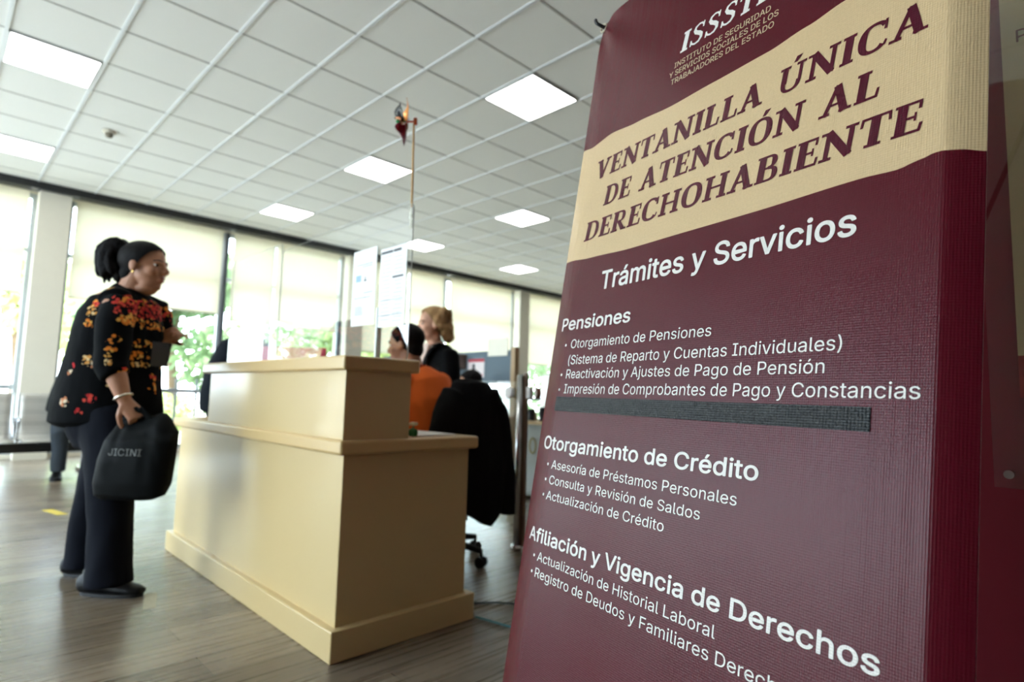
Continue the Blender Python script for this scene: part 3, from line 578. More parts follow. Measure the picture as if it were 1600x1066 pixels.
TRI['e'] = ([[212,-8],[177,-5],[145,3],[117,16],[92,35],[72,58],[56,85],[44,116],[37,150],[34,187],[36,224],[44,258],[55,290],[71,317],[91,340],[115,359],[142,373],[172,382],[205,384],[226,383],[246,380],[266,374],[285,366],[303,355],[319,341],[334,324],[347,305],[357,282],[365,256],[370,227],[371,194],[371,169],[75,169],[75,221],[338,221],[310,202],[308,226],[304,248],[298,269],[288,286],[277,301],[263,314],[246,323],[227,328],[205,330],[183,328],[164,323],[146,313],[131,301],[119,286],[109,270],[102,251],[97,231],[96,211],[96,178],[98,151],[102,127],[110,106],[121,88],[135,73],[151,61],[169,53],[190,48],[212,46],[227,47],[241,49],[254,53],[265,58],[276,65],[285,73],[294,82],[300,93],[306,105],[365,91],[358,72],[348,55],[335,39],[320,26],[302,14],[283,4],[261,-3],[237,-7]], [[17,19,18],[17,20,19],[16,20,17],[16,21,20],[16,22,21],[15,22,16],[15,23,22],[14,23,15],[14,24,23],[14,25,24],[13,45,14],[45,44,14],[44,25,14],[43,25,44],[42,25,43],[13,46,45],[42,26,25],[41,26,42],[13,47,46],[12,47,13],[40,26,41],[12,48,47],[40,27,26],[39,27,40],[12,49,48],[11,49,12],[11,50,49],[38,27,39],[38,28,27],[11,51,50],[37,28,38],[10,51,11],[37,29,28],[10,52,51],[36,29,37],[10,33,52],[33,53,52],[36,34,29],[34,30,29],[35,34,36],[9,33,10],[9,32,33],[53,34,33],[53,30,34],[54,30,53],[54,31,30],[8,32,9],[55,31,54],[8,31,32],[8,55,31],[8,56,55],[7,56,8],[7,57,56],[6,57,7],[6,58,57],[71,73,72],[70,73,71],[70,74,73],[6,59,58],[5,59,6],[69,74,70],[5,60,59],[68,74,69],[68,75,74],[67,75,68],[5,61,60],[66,75,67],[4,61,5],[66,76,75],[4,62,61],[65,76,66],[64,76,65],[4,63,62],[63,76,64],[4,76,63],[4,77,76],[3,77,4],[3,78,77],[2,78,3],[2,79,78],[2,80,79],[1,80,2],[1,81,80],[0,81,1]])
TRI['é'] = ([[177,429],[225,529],[293,529],[227,429],[212,-8],[177,-5],[145,3],[117,16],[92,35],[72,58],[56,85],[44,116],[37,150],[34,187],[36,224],[44,258],[55,290],[71,317],[91,340],[115,359],[142,373],[172,382],[205,384],[226,383],[246,380],[266,374],[285,366],[303,355],[319,341],[334,324],[347,305],[357,282],[365,256],[370,227],[371,194],[371,169],[75,169],[75,221],[338,221],[310,202],[308,226],[304,248],[298,269],[288,286],[277,301],[263,314],[246,323],[227,328],[205,330],[183,328],[164,323],[146,313],[131,301],[119,286],[109,270],[102,251],[97,231],[96,211],[96,178],[98,151],[102,127],[110,106],[121,88],[135,73],[151,61],[169,53],[190,48],[212,46],[227,47],[241,49],[254,53],[265,58],[276,65],[285,73],[294,82],[300,93],[306,105],[365,91],[358,72],[348,55],[335,39],[320,26],[302,14],[283,4],[261,-3],[237,-7]], [[21,23,22],[21,24,23],[20,24,21],[20,25,24],[20,26,25],[19,26,20],[19,27,26],[18,27,19],[18,28,27],[18,29,28],[17,49,18],[49,48,18],[48,29,18],[47,29,48],[46,29,47],[17,50,49],[46,30,29],[45,30,46],[17,51,50],[16,51,17],[44,30,45],[16,52,51],[44,31,30],[43,31,44],[16,53,52],[15,53,16],[15,54,53],[42,31,43],[42,32,31],[15,55,54],[41,32,42],[14,55,15],[41,33,32],[14,56,55],[40,33,41],[14,37,56],[37,57,56],[40,38,33],[38,34,33],[39,38,40],[13,37,14],[13,36,37],[57,38,37],[57,34,38],[58,34,57],[58,35,34],[12,36,13],[59,35,58],[12,35,36],[12,59,35],[12,60,59],[11,60,12],[11,61,60],[10,61,11],[10,62,61],[75,77,76],[74,77,75],[74,78,77],[10,63,62],[9,63,10],[73,78,74],[9,64,63],[72,78,73],[72,79,78],[71,79,72],[9,65,64],[70,79,71],[8,65,9],[70,80,79],[8,66,65],[69,80,70],[68,80,69],[8,67,66],[67,80,68],[8,80,67],[8,81,80],[7,81,8],[7,82,81],[6,82,7],[6,83,82],[6,84,83],[5,84,6],[5,85,84],[4,85,5],[0,2,1],[0,3,2]])
# ------------------------------------------------------------------ the maroon banner
TL = Vector((1.110, 0.845, 1.868))
BR_, BU, BN = Vector((-0.227, -0.974, 0.0)).normalized(), Vector((0.155, -0.036, 0.987)).normalized(), Vector((0.962, -0.224, -0.159)).normalized()
BN = BU.cross(BR_).normalized()
if BN.x < 0: BN = -BN
BUP = BU
def wave(u, v):
    """how far the vinyl sits back from the flat plane"""
    w = 0.0
    if u < .068: w += .012 * ((.068 - u) / .068) ** 1.6
    if u > .762: w += .020 * ((u - .762) / .038) ** 1.4
    w += .0022 * math.sin(u * 19 + v * 1.7) * (0.4 + .6 * noise.noise(Vector((u * 3, v * 1.5, 2))))
    # pull creases below the top-left grommet
    d = math.hypot(u - .02, v + .02)
    w -= .003 * math.exp(-d / .12) * math.sin(math.atan2(u + .02, -(v - .05)) * 11)
    return w
def BP(u, v, off=0.0):
    return TL + BR_ * u + BUP * v + BN * (wave(u, v) - off)

def vinyl(name, c, mesh=True, rough=.27):
    t = NT(name)
    v = t.coord()
    uvn = t.n('ShaderNodeUVMap')
    uvn.uv_map = 'UVMap'
    mp = t.n('ShaderNodeMapping')
    t.l(uvn.outputs[0], mp.inputs[0])
    sx = t.n('ShaderNodeSeparateXYZ')
    t.l(mp.outputs[0], sx.inputs[0])
    wx = t.math('SINE', t.math('MULTIPLY', sx.outputs[0], 2 * PI / .0030))
    wy = t.math('SINE', t.math('MULTIPLY', sx.outputs[1], 2 * PI / .0034))
    grain = t.noise(mp.outputs[0], 260, 2)
    # long shallow vertical rollers in the sheet
    mp2 = t.n('ShaderNodeMapping')
    mp2.inputs['Scale'].default_value = (70, 2.2, 1)
    t.l(uvn.outputs[0], mp2.inputs[0])
    str_ = t.noise(mp2.outputs[0], 1.0, 3)
    h = t.math('ADD', t.math('MULTIPLY', wx, .30), t.math('MULTIPLY', wy, .14))
    h = t.math('ADD', h, t.math('MULTIPLY', grain.outputs[0], .8))
    h = t.math('ADD', h, t.math('MULTIPLY', str_.outputs[0], 3.2))
    a = rgba(c)
    col = t.mix(grain.outputs[0], tuple(x * .9 for x in a[:3]) + (1,), tuple(min(1, x * 1.1) for x in a[:3]) + (1,))
    t.bsdf(col, rough, spec=.20, bump=h, bstr=.30, bdist=.0010)
    return t.m
M['vin_maroon'] = vinyl('banner_vinyl_maroon', (80, 12, 25))
M['vin_cream'] = vinyl('banner_vinyl_cream', (202, 174, 134))
M['vin_back'] = mat('banner_vinyl_reverse', (206, 204, 200), .5)
M['vin_white'] = vinyl('banner_print_white', (224, 218, 212))
M['vin_dark'] = vinyl('banner_print_maroon', (76, 14, 32))
M['vin_tan'] = vinyl('banner_print_tan', (205, 180, 148))

def interp(tab, u):
    if u <= tab[0][0]: return tab[0][1]
    for (a, b), (c, d) in zip(tab, tab[1:]):
        if u <= c:
            t = (u - a) / (c - a)
            t = t * t * (3 - 2 * t)
            return b + (d - b) * t
    return tab[-1][1]
cream_top = [(0, -.322), (.05, -.332), (.114, -.322), (.193, -.329), (.292, -.335), (.39, -.332), (.5, -.330), (.571, -.322), (.63, -.313), (.70, -.300), (.76, -.300), (.8, -.304)]
cream_bot = [(0, -.604), (.1, -.613), (.228, -.618), (.504, -.616), (.67, -.613), (.713, -.615), (.738, -.610), (.756, -.606), (.778, -.608), (.8, -.612)]
top_edge = [(0, .004), (.016, .019), (.05, .022), (.1, .025), (.4, .020), (.7, .025), (.784, .019), (.8, .004)]

rig = empty('banner_stand', (1.30, 0.38, 0.0), 0, 'tall maroon banner with cream heading band on a tilted stand, right foreground', 'banner')
rig_inv = Matrix.Translation((-1.30, -0.38, 0))
sheet = NB()
uvl = sheet.loops.layers.uv.new('UVMap')
us = sorted(set([round(i * .8 / 100, 5) for i in range(101)] + [.068, .762] + [.8 - .002 * k for k in range(20)] + [.004 * k for k in range(18)]))
def col_vs(u):
    t, ct, cb = interp(top_edge, u), interp(cream_top, u), interp(cream_bot, u)
    r = []
    for a, bb, n in ((t, ct, 18), (ct, cb, 14), (cb, -1.8, 48)):
        for k in range(n): r.append(a + (bb - a) * k / n)
    r.append(-1.8)
    return r
prev = None
prevb = None
for u in us:
    vs = [(u, v) for v in col_vs(u)]
    cur = [sheet.verts.new(rig_inv @ BP(u, v)) for u, v in vs]
    if prev:
        for k in range(len(cur) - 1):
            f = sheet.faces.new((prev[0][k], prev[0][k + 1], cur[k + 1], cur[k]))
            f.material_index = 1 if 18 <= k < 32 else 0
            f.smooth = True
            for lp, q in zip(f.loops, (prev[1][k], prev[1][k + 1], vs[k + 1], vs[k])): lp[uvl].uv = q
    prev = (cur, vs)
    curb = [sheet.verts.new(rig_inv @ BP(u, v, -.0007)) for u, v in vs]      # reverse side of the vinyl
    if prevb:
        for k in range(len(curb) - 1):
            f = sheet.faces.new((prevb[k], curb[k], curb[k + 1], prevb[k + 1]))
            f.material_index = 5; f.smooth = True
    prevb = curb

PRINT = .0006
def lay(me_bm, mi):
    """wrap flat (u, v) letter shapes onto the sheet"""
    for f in me_bm.faces:
        vs = [sheet.verts.new(rig_inv @ BP(v.co.x, v.co.y, PRINT + v.co.z)) for v in f.verts]
        src = list(f.verts)
        P = [v.co for v in src]
        if sum(p.x * q.y - q.x * p.y for p, q in zip(P, P[1:] + P[:1])) < 0:
            vs.reverse(); src.reverse()
        nf = sheet.faces.new(vs)
        nf.material_index = mi
        nf.smooth = True
        for lp, v in zip(nf.loops, src): lp[uvl].uv = (v.co.x, v.co.y)
def text_bm(s, bold=0.0, skew=0.0):
    """letters of a plain sans alphabet as flat filled shapes, cap height 0.509"""
    out = NB()
    x = 0
    def area(r):
        P = [(r[6 * k], r[6 * k + 1]) for k in range(len(r) // 6)]
        return sum(p[0] * q[1] - q[0] * p[1] for p, q in zip(P, P[1:] + P[:1])) / 2
    def bb_(r): return min(r[0::6]), max(r[0::6]), min(r[1::6]), max(r[1::6])
    for ch in s:
        adv, spl = GL[ch]
        if ch in TRI:
            vv = [out.verts.new(((p[0] + x) / 1000, p[1] / 1000, 0)) for p in TRI[ch][0]]
            for f in TRI[ch][1]: out.faces.new([vv[i] for i in f])
        elif spl:
            big = max(spl, key=lambda r: abs(area(r)))
            sg = 1 if area(big) > 0 else -1
            outer = [r for r in spl if area(r) * sg > 0]
            holes = [r for r in spl if area(r) * sg <= 0]
            for o_ in outer:            # strokes of one letter may overlap: fill each on its own
                B = bb_(o_)
                grp = [o_] + [h for h in holes if bb_(h)[0] > B[0] - 1 and bb_(h)[1] < B[1] + 1 and bb_(h)[2] > B[2] - 1 and bb_(h)[3] < B[3] + 1]
                c = bpy.data.curves.new('t', 'CURVE')
                c.dimensions = '2D'; c.fill_mode = 'BOTH'; c.resolution_u = 3
                for r in grp:
                    n = len(r) // 6
                    sp = c.splines.new('BEZIER')
                    sp.bezier_points.add(n - 1)
                    sp.use_cyclic_u = True
                    for k in range(n):
                        q = r[6 * k:6 * k + 6]
                        bp = sp.bezier_points[k]
                        bp.handle_left_type = bp.handle_right_type = 'FREE'
                        bp.co = ((q[0] + x) / 1000, q[1] / 1000, 0)
                        bp.handle_left = ((q[2] + x) / 1000, q[3] / 1000, 0)
                        bp.handle_right = ((q[4] + x) / 1000, q[5] / 1000, 0)
                o = bpy.data.objects.new('t', c)
                me = o.to_mesh()
                out.from_mesh(me)
                o.to_mesh_clear()
                bpy.data.objects.remove(o); bpy.data.curves.remove(c)
        x += adv
    if bold:            # heavier weight: the same letter laid down again, nudged around
        base = out.copy()
        me = bpy.data.meshes.new('t'); base.to_mesh(me); base.free()
        for k in range(8):
            n0 = len(out.verts)
            out.from_mesh(me)
            out.verts.ensure_lookup_table()
            for v in out.verts[n0:]:
                v.co.x += math.cos(k * PI / 4) * bold; v.co.y += math.sin(k * PI / 4) * bold; v.co.z += .00002 * (k + 1)
        bpy.data.meshes.remove(me)
    for v in out.verts: v.co.x += v.co.y * skew
    return out
def fit(bb, u0, u1, v, cap, capref=.509):
    xs = [q.co.x for q in bb.verts]
    a, z = min(xs), max(xs)
    for q in bb.verts:
        q.co.x = u0 + (q.co.x - a) / (z - a) * (u1 - u0)
        q.co.y = v + q.co.y / capref * cap
    # split long edges so that the letters follow the sheet
    for _ in range(2):
        e = [x for x in bb.edges if x.calc_length() > .014]
        if not e: break
        bmesh.ops.subdivide_edges(bb, edges=e, cuts=1)
        bmesh.ops.triangulate(bb, faces=[f for f in bb.faces if len(f.verts) > 4])
def line(s, u0, u1, v, cap, mi, bold=0.0, skew=0.0):
    bb = text_bm(s, bold, skew)
    fit(bb, u0, u1, v, cap)
    lay(bb, mi)
    bb.free()

# hand-drawn slab serif capitals for the heading
class G:
    def __init__(s): s.bm = NB()
    def quad(s, p): s.bm.faces.new([s.bm.verts.new((x, y, 0)) for x, y in p])
    def stroke(s, pts, ws):
        P = [Vector((x, y, 0)) for x, y in pts]
        L = []
        for i, p in enumerate(P):
            t = (P[min(i + 1, len(P) - 1)] - P[max(i - 1, 0)]).normalized()
            nn = Vector((-t.y, t.x, 0)) * ws[i] / 2
            L.append((p + nn, p - nn))
        for a, b_ in zip(L, L[1:]): s.quad([(a[0].x, a[0].y), (a[1].x, a[1].y), (b_[1].x, b_[1].y), (b_[0].x, b_[0].y)])
    def stem(s, x, w=.235, y0=0, y1=1): s.quad([(x - w / 2, y0), (x + w / 2, y0), (x + w / 2, y1), (x - w / 2, y1)])
    def serif(s, x, y, w=.38, h=.10):
        y0, y1 = (y, y + h) if y < .5 else (y - h, y)
        s.quad([(x - w / 2, y0), (x + w / 2, y0), (x + w / 2, y1), (x - w / 2, y1)])
    def hbar(s, x0, x1, y, h=.085): s.quad([(x0, y), (x1, y), (x1, y + h), (x0, y + h)])
    def arc(s, cx, cy, rx, ry, a0, a1, wx, wy, n=20):
        pts, ws = [], []
        for k in range(n + 1):
            a = math.radians(a0 + (a1 - a0) * k / n)
            c_, s_ = math.cos(a), math.sin(a)
            pts.append((cx + c_ * (rx - wx / 2 * abs(c_)), cy + s_ * (ry - wy / 2 * abs(s_))))
            ws.append(wx * c_ * c_ + wy * s_ * s_)
        s.stroke(pts, ws)
def glyph(ch):
    g = G(); acc = None
    if ch in 'ÚÓ':
        acc = ch; ch = {'Ú': 'U', 'Ó': 'O'}[ch]
    if ch == 'I': g.stem(.2); g.serif(.2, 0, .38); g.serif(.2, 1, .38); w = .4
    elif ch == 'L': g.stem(.2); g.serif(.2, 1, .38); g.hbar(.02, .64, 0, .09); g.quad([(.56, .0), (.64, 0), (.67, .32), (.60, .32)]); w = .68
    elif ch == 'E':
        g.stem(.2); g.hbar(.02, .62, .91, .09); g.hbar(.02, .66, 0, .09); g.hbar(.2, .52, .46, .085)
        g.quad([(.55, .72), (.62, .72), (.62, 1), (.55, 1)]); g.quad([(.59, 0), (.66, 0), (.69, .28), (.62, .28)]); g.quad([(.48, .37), (.53, .37), (.53, .64), (.48, .64)]); w = .7
    elif ch == 'T':
        g.stem(.38); g.serif(.38, 0, .4); g.hbar(.02, .74, .91, .09); g.quad([(.0, .70), (.07, .70), (.09, 1), (.02, 1)]); g.quad([(.69, .70), (.76, .70), (.74, 1), (.67, 1)]); w = .76
    elif ch == 'V': g.stroke([(.16, 1), (.45, 0)], [.225, .225]); g.stroke([(.43, 0), (.72, 1)], [.13, .13]); g.serif(.16, 1, .36); g.serif(.72, 1, .32); w = .88
    elif ch == 'A': g.stroke([(.14, 0), (.43, 1)], [.13, .13]); g.stroke([(.41, 1), (.72, 0)], [.225, .225]); g.hbar(.22, .64, .29, .085); g.serif(.13, 0, .32); g.serif(.74, 0, .36); w = .9
    elif ch == 'N': g.stem(.17, .135); g.stem(.79, .135); g.stroke([(.15, 1), (.80, 0)], [.225, .225]); g.serif(.16, 0, .34); g.serif(.10, 1, .28); g.serif(.79, 1, .34); w = .96
    elif ch == 'H':
        for x in (.2, .76): g.stem(x, .19); g.serif(x, 0, .36); g.serif(x, 1, .36)
        g.hbar(.2, .76, .46, .09); w = .97
    elif ch == 'D': g.stem(.2); g.hbar(.02, .42, 0, .085); g.hbar(.02, .42, .915, .085); g.arc(.38, .5, .46, .5, -90, 90, .2, .09); w = .88
    elif ch == 'O': g.arc(.44, .5, .43, .52, 0, 360, .225, .11, 36); w = .9
    elif ch == 'C': g.arc(.44, .5, .43, .52, 42, 318, .225, .11, 28); g.quad([(.68, .66), (.76, .66), (.76, 1), (.69, 1)]); g.quad([(.70, .10), (.78, .10), (.82, .26), (.76, .30)]); w = .84
    elif ch == 'U': g.stem(.18, .19, .34, 1); g.stem(.72, .11, .34, 1); g.serif(.18, 1, .36); g.serif(.72, 1, .32); g.arc(.43, .36, .345, .38, 180, 360, .16, .1); w = .9
    elif ch == 'R': g.stem(.2); g.serif(.2, 0, .38); g.hbar(.02, .42, .915, .085); g.hbar(.2, .42, .44, .08); g.arc(.40, .72, .32, .28, -90, 90, .18, .085); g.stroke([(.40, .48), (.70, .04)], [.17, .2]); g.serif(.76, 0, .24); w = .88
    elif ch == 'B': g.stem(.2); g.hbar(.02, .42, .915, .085); g.hbar(.02, .44, 0, .085); g.hbar(.2, .42, .47, .08); g.arc(.40, .745, .29, .255, -90, 90, .18, .085); g.arc(.42, .27, .34, .27, -90, 90, .19, .085); w = .8
    elif ch == 'S':
        pts = [(.60, .80), (.50, .93), (.34, .96), (.18, .88), (.14, .74), (.24, .60), (.42, .50), (.56, .38), (.58, .22), (.48, .08), (.30, .04), (.14, .10), (.05, .24)]
        g.stroke(pts, [.08, .08, .09, .12, .15, .17, .18, .17, .15, .12, .09, .08, .08]); g.quad([(.56, .70), (.63, .70), (.63, .98), (.57, .98)]); g.quad([(.02, .02), (.09, .02), (.09, .30), (.02, .30)]); w = .70
    else: w = .42
    if acc:
        g.quad([(.42, 1.06), (.54, 1.06), (.70, 1.28), (.50, 1.28)])
    return g.bm, w
def slab_line(s, u0, u1, v, cap, mi, skew=.10, gap=.07, thin=1.0):
    big = NB(); x = 0
    for ch in s:
        g, w = glyph(ch)
        for f in g.faces: big.faces.new([big.verts.new((q.co.x + x, q.co.y, 0)) for q in f.verts])
        g.free()
        x += w + gap
    for q in big.verts: q.co.x += q.co.y * skew
    fit(big, u0, u1, v, cap, 1.0)
    lay(big, mi); big.free()

slab_line('ISSSTE', .297, .503, -.222, .044, 2, .14, .10)
line('INSTITUTO DE SEGURIDAD', .286, .500, -.250, .0118, 4, .004)
line('Y SERVICIOS SOCIALES DE LOS', .275, .516, -.268, .0118, 4, .004)
line('TRABAJADORES DEL ESTADO', .282, .509, -.286, .0118, 4, .004)
slab_line('VENTANILLA ÚNICA', .080, .742, -.425, .0445, 3)
slab_line('DE ATENCIÓN AL', .119, .686, -.498, .0445, 3)
slab_line('DERECHOHABIENTE', .069, .740, -.570, .0440, 3, .10, .05)
BD = .013
line('Trámites y Servicios', .150, .667, -.692, .0385, 2, BD)
line('Pensiones', .033, .253, -.771, .0270, 2, BD)
line('Otorgamiento de Pensiones', .079, .446, -.813, .0192, 2)
line('(Sistema de Reparto y Cuentas Individuales)', .078, .658, -.848, .0196, 2)
line('Reactivación y Ajustes de Pago de Pensión', .078, .637, -.878, .0192, 2)
line('Impresión de Comprobantes de Pago y Constancias', .078, .750, -.910, .0196, 2)
line('Otorgamiento de Crédito', .032, .553, -1.028, .0262, 2, BD)
line('Asesoría de Préstamos Personales', .074, .522, -1.067, .0176, 2)
line('Consulta y Revisión de Saldos', .074, .461, -1.098, .0172, 2)
line('Actualización de Crédito', .072, .394, -1.129, .0172, 2)
line('Afiliación y Vigencia de Derechos', .028, .722, -1.215, .0255, 2, BD)
line('Actualización de Historial Laboral', .073, .507, -1.250, .0176, 2)
line('Registro de Deudos y Familiares Derechohabientes', .073, .752, -1.281, .0178, 2)
def dot(u, v, r=.0030):
    bb = NB()
    bb.faces.new([bb.verts.new((u + math.cos(k * PI / 5) * r, v + math.sin(k * PI / 5) * r, 0)) for k in range(10)])
    lay(bb, 2); bb.free()
for v in (-.805, -.870, -.902, -1.059, -1.090, -1.121, -1.242, -1.273): dot(.061, v)
banner_sheet = obj('printed_sheet', sheet, None, rig, mats=[M['vin_maroon'], M['vin_cream'], M['vin_white'], M['vin_dark'], M['vin_tan'], M['vin_back']])

# strip of black tape over one printed line
tp = NB(); tuv = tp.loops.layers.uv.new('UVMap')
def tape_pt(s, t):
    u = .055 + s * .643
    v = (-.917 + s * -.004) * t + (-.9475 + s * -.0035) * (1 - t)
    return u, v
NS = 160
gp = [[tp.verts.new(rig_inv @ BP(*tape_pt(i / NS, j / 8), .0012 + .0006 * noise.noise(Vector((i * .35, j * .6, 0))))) for j in range(9)] for i in range(NS + 1)]
for i in range(NS):
    for j in range(8):
        f = tp.faces.new((gp[i][j], gp[i + 1][j], gp[i + 1][j + 1], gp[i][j + 1])); f.smooth = True
        for lp, (a, c) in zip(f.loops, ((i, j), (i + 1, j), (i + 1, j + 1), (i, j + 1))): lp[tuv].uv = tape_pt(a / NS, c / 8)
def tape_mat():
    t = NT('black_tape')
    uvn = t.n('ShaderNodeUVMap'); uvn.uv_map = 'UVMap'
    sx = t.n('ShaderNodeSeparateXYZ'); t.l(uvn.outputs[0], sx.inputs[0])
    wx = t.math('SINE', t.math('MULTIPLY', sx.outputs[0], 2 * PI / .0044)); wy = t.math('SINE', t.math('MULTIPLY', sx.outputs[1], 2 * PI / .0036))
    nz = t.noise(uvn.outputs[0], 240, 3)
    h = t.math('ADD', t.math('MULTIPLY', t.math('ADD', wx, wy), .3), t.math('MULTIPLY', nz.outputs[0], 1.8))
    t.bsdf(t.mix(nz.outputs[0], rgba((11, 14, 17)), rgba((20, 24, 28))), .28, spec=.28, bump=h, bstr=.55, bdist=.0012)
    return t.m
tag(obj('tape_strip', tp, tape_mat(), rig), label='black crinkled tape strip covering one printed line')

# stand: hub, crossing arms, foot, hooks and grommets
M['stand'] = mat('stand_black', (36, 37, 38), .4)
def L(p): return rig_inv @ Vector(p)
hub = BP(.4, -1.0, -.075)
b = NB(); ell(b, L(hub), (.03, .035, .04)); obj('hub', b, M['stand'], rig, smooth=True)
for (u, v) in ((.012, .008), (.788, .008), (.02, -1.79), (.78, -1.79)):
    e = BP(u, v, -.012)
    b = NB(); tube(b, [L(hub), L(hub.lerp(e, .5) + BN * .02), L(e)], .0065, 10); obj('arm', b, M['stand'], rig, smooth=True)
    hk = NB()
    q = BP(u, v)
    sgn = -1 if u < .4 else 1
    tube(hk, smoothpath([L(e), L(q + BN * .004 + BUP * .002), L(q - BN * .010 + BUP * .001), L(q - BN * .020 + BUP * .006 + BR_ * sgn * .006), L(q - BN * .022 + BUP * .016 + BR_ * sgn * .010)], 4), .0042, 10, rc=.6)
    obj('hook', hk, M['stand'], rig, smooth=True)
    gr = NB()
    ring = [L(BP(u, v) + (BR_ * math.cos(k / 20 * 2 * PI) + BUP * math.sin(k / 20 * 2 * PI)) * .010 - BN * .0012) for k in range(21)]
    tube(gr, ring, .0022, 8); obj('grommet', gr, mat('grommet_cream', (210, 200, 176), .35), rig, smooth=True)
for s in (-1, 1):
    b = NB(); foot = Vector((1.50, .34 + s * .28, .008)); tube(b, [L(hub), L(foot)], .0075, 10, rc=.5); obj('rear_leg', b, M['stand'], rig, smooth=True)
for (u) in (.02, .78):
    b = NB(); e = BP(u, -1.79, -.012); tube(b, [L(e), L((e.x + .01, e.y, .008))], .008, 10, rc=.5); obj('front_foot', b, M['stand'], rig, smooth=True)

# ------------------------------------------------------------------ acrylic poster holder on the pillar
ph = empty('poster_holder', (1.53, -.30, .80), 0, 'clear acrylic poster panel on steel standoffs, on the maroon pillar at right edge', 'poster holder')
b = NB(); box(b, (-.002, -.464, .007), (.002, .464, 1.25)); obj('acrylic_panel', b, M['acrylic_panel'], ph)
for y in (.440, -.440):
    for z in (.034, 1.22):
        b = NB(); disc_tube(b, (-.012, y, z), (1, 0, 0), .0085, .034); obj('standoff', b, M['chrome'], ph, smooth=False)
pm = NB()
box(pm, (1.5345, -.78, 1.068), (1.536, .118, 2.0), 0)
box(pm, (1.5345, -.78, .985), (1.536, .118, 1.068), 1)
def wall_text(bm, s, y0, z0, cap, x=1.5340, mi=2, bold=.004, ylen=None):
    bb = text_bm(s, bold)
    k = cap / .509
    for f in bb.faces:
        nf = bm.faces.new([bm.verts.new((x, y0 - q.co.x * k, z0 + q.co.y * k)) for q in f.verts])
        nf.material_index = mi
    bb.free()
wall_text(pm, 'Po', .097, 1.716, .026)
wall_text(pm, '(', .082, 1.47, .024)
po = obj('poster', pm, None, None, mats=[mat('poster_cream', (214, 196, 152), .45, .04, 6), mat('poster_red', (170, 40, 40), .45), mat('poster_ink_red', (150, 44, 44), .5)])
tag(po, 'cream poster with red lettering inside the acrylic holder at right edge', 'poster')
# ------------------------------------------------------------------ reception desk
def kbox(name, a, c, m, parent, bv=.004, off=(1.09, 1.97, 0)):
    b = NB(); box(b, tuple(a[i] - off[i] for i in range(3)), tuple(c[i] - off[i] for i in range(3)))
    return obj(name, b, m, parent, bevel=bv, bseg=3)
dk = empty('reception_desk', (1.09, 1.97, 0), 0, 'cream lacquered two-tier reception desk standing in the middle of the floor', 'desk')
kbox('plinth', (1.088, 1.966, 0), (1.762, 3.985, .112), M['desk'], dk, .006)
kbox('lower_body', (1.118, 1.998, .10), (1.728, 3.955, .732), M['desk'], dk)
kbox('lower_counter', (1.086, 1.966, .728), (1.760, 4.01, .782), M['desk_slab'], dk, .012)
kbox('upper_body', (1.106, 1.990, .780), (1.400, 3.46, 1.045), M['desk'], dk)
kbox('upper_counter', (1.084, 1.968, 1.042), (1.428, 3.54, 1.097), M['desk_slab'], dk, .010)

# acrylic screen on the upper counter
sc_ = empty('acrylic_screen', (1.38, 2.7, 1.0985), 0, 'clear acrylic protective screen standing on the upper counter of the cream desk', 'screen')
def pane(name, y0, y1, zt, rnd=.02):
    b = NB()
    z0 = .0
    pts = []
    for (cy, cz, a0) in ((y0 + rnd, z0 + rnd, 180), (y1 - rnd, z0 + rnd, 270), (y1 - rnd, zt - rnd, 0), (y0 + rnd, zt - rnd, 90)):
        for k in range(7):
            a = math.radians(a0 + k * 15)
            pts.append((cy + math.cos(a) * rnd, cz + math.sin(a) * rnd))
    A = [b.verts.new((-.0025, y - 2.7, z)) for y, z in pts]
    B = [b.verts.new((.0025, y - 2.7, z)) for y, z in pts]
    b.faces.new(A[::-1]); b.faces.new(B)
    n = len(pts)
    for k in range(n):
        f = b.faces.new((A[k], A[(k + 1) % n], B[(k + 1) % n], B[k])); f.material_index = 1
    return obj(name, b, None, sc_, mats=[M['acrylic'], M['acrylic_edge']])
pane('front_pane', 1.995, 3.27, .655)
pane('end_pane', 3.275, 4.02, .70)
b = NB(); box(b, (-.006, 2.236 - 2.7 - .006, .002), (.02, 2.236 - 2.7 + .006, .235)); obj('clear_support', b, M['acrylic_edge'], sc_, bevel=.003)

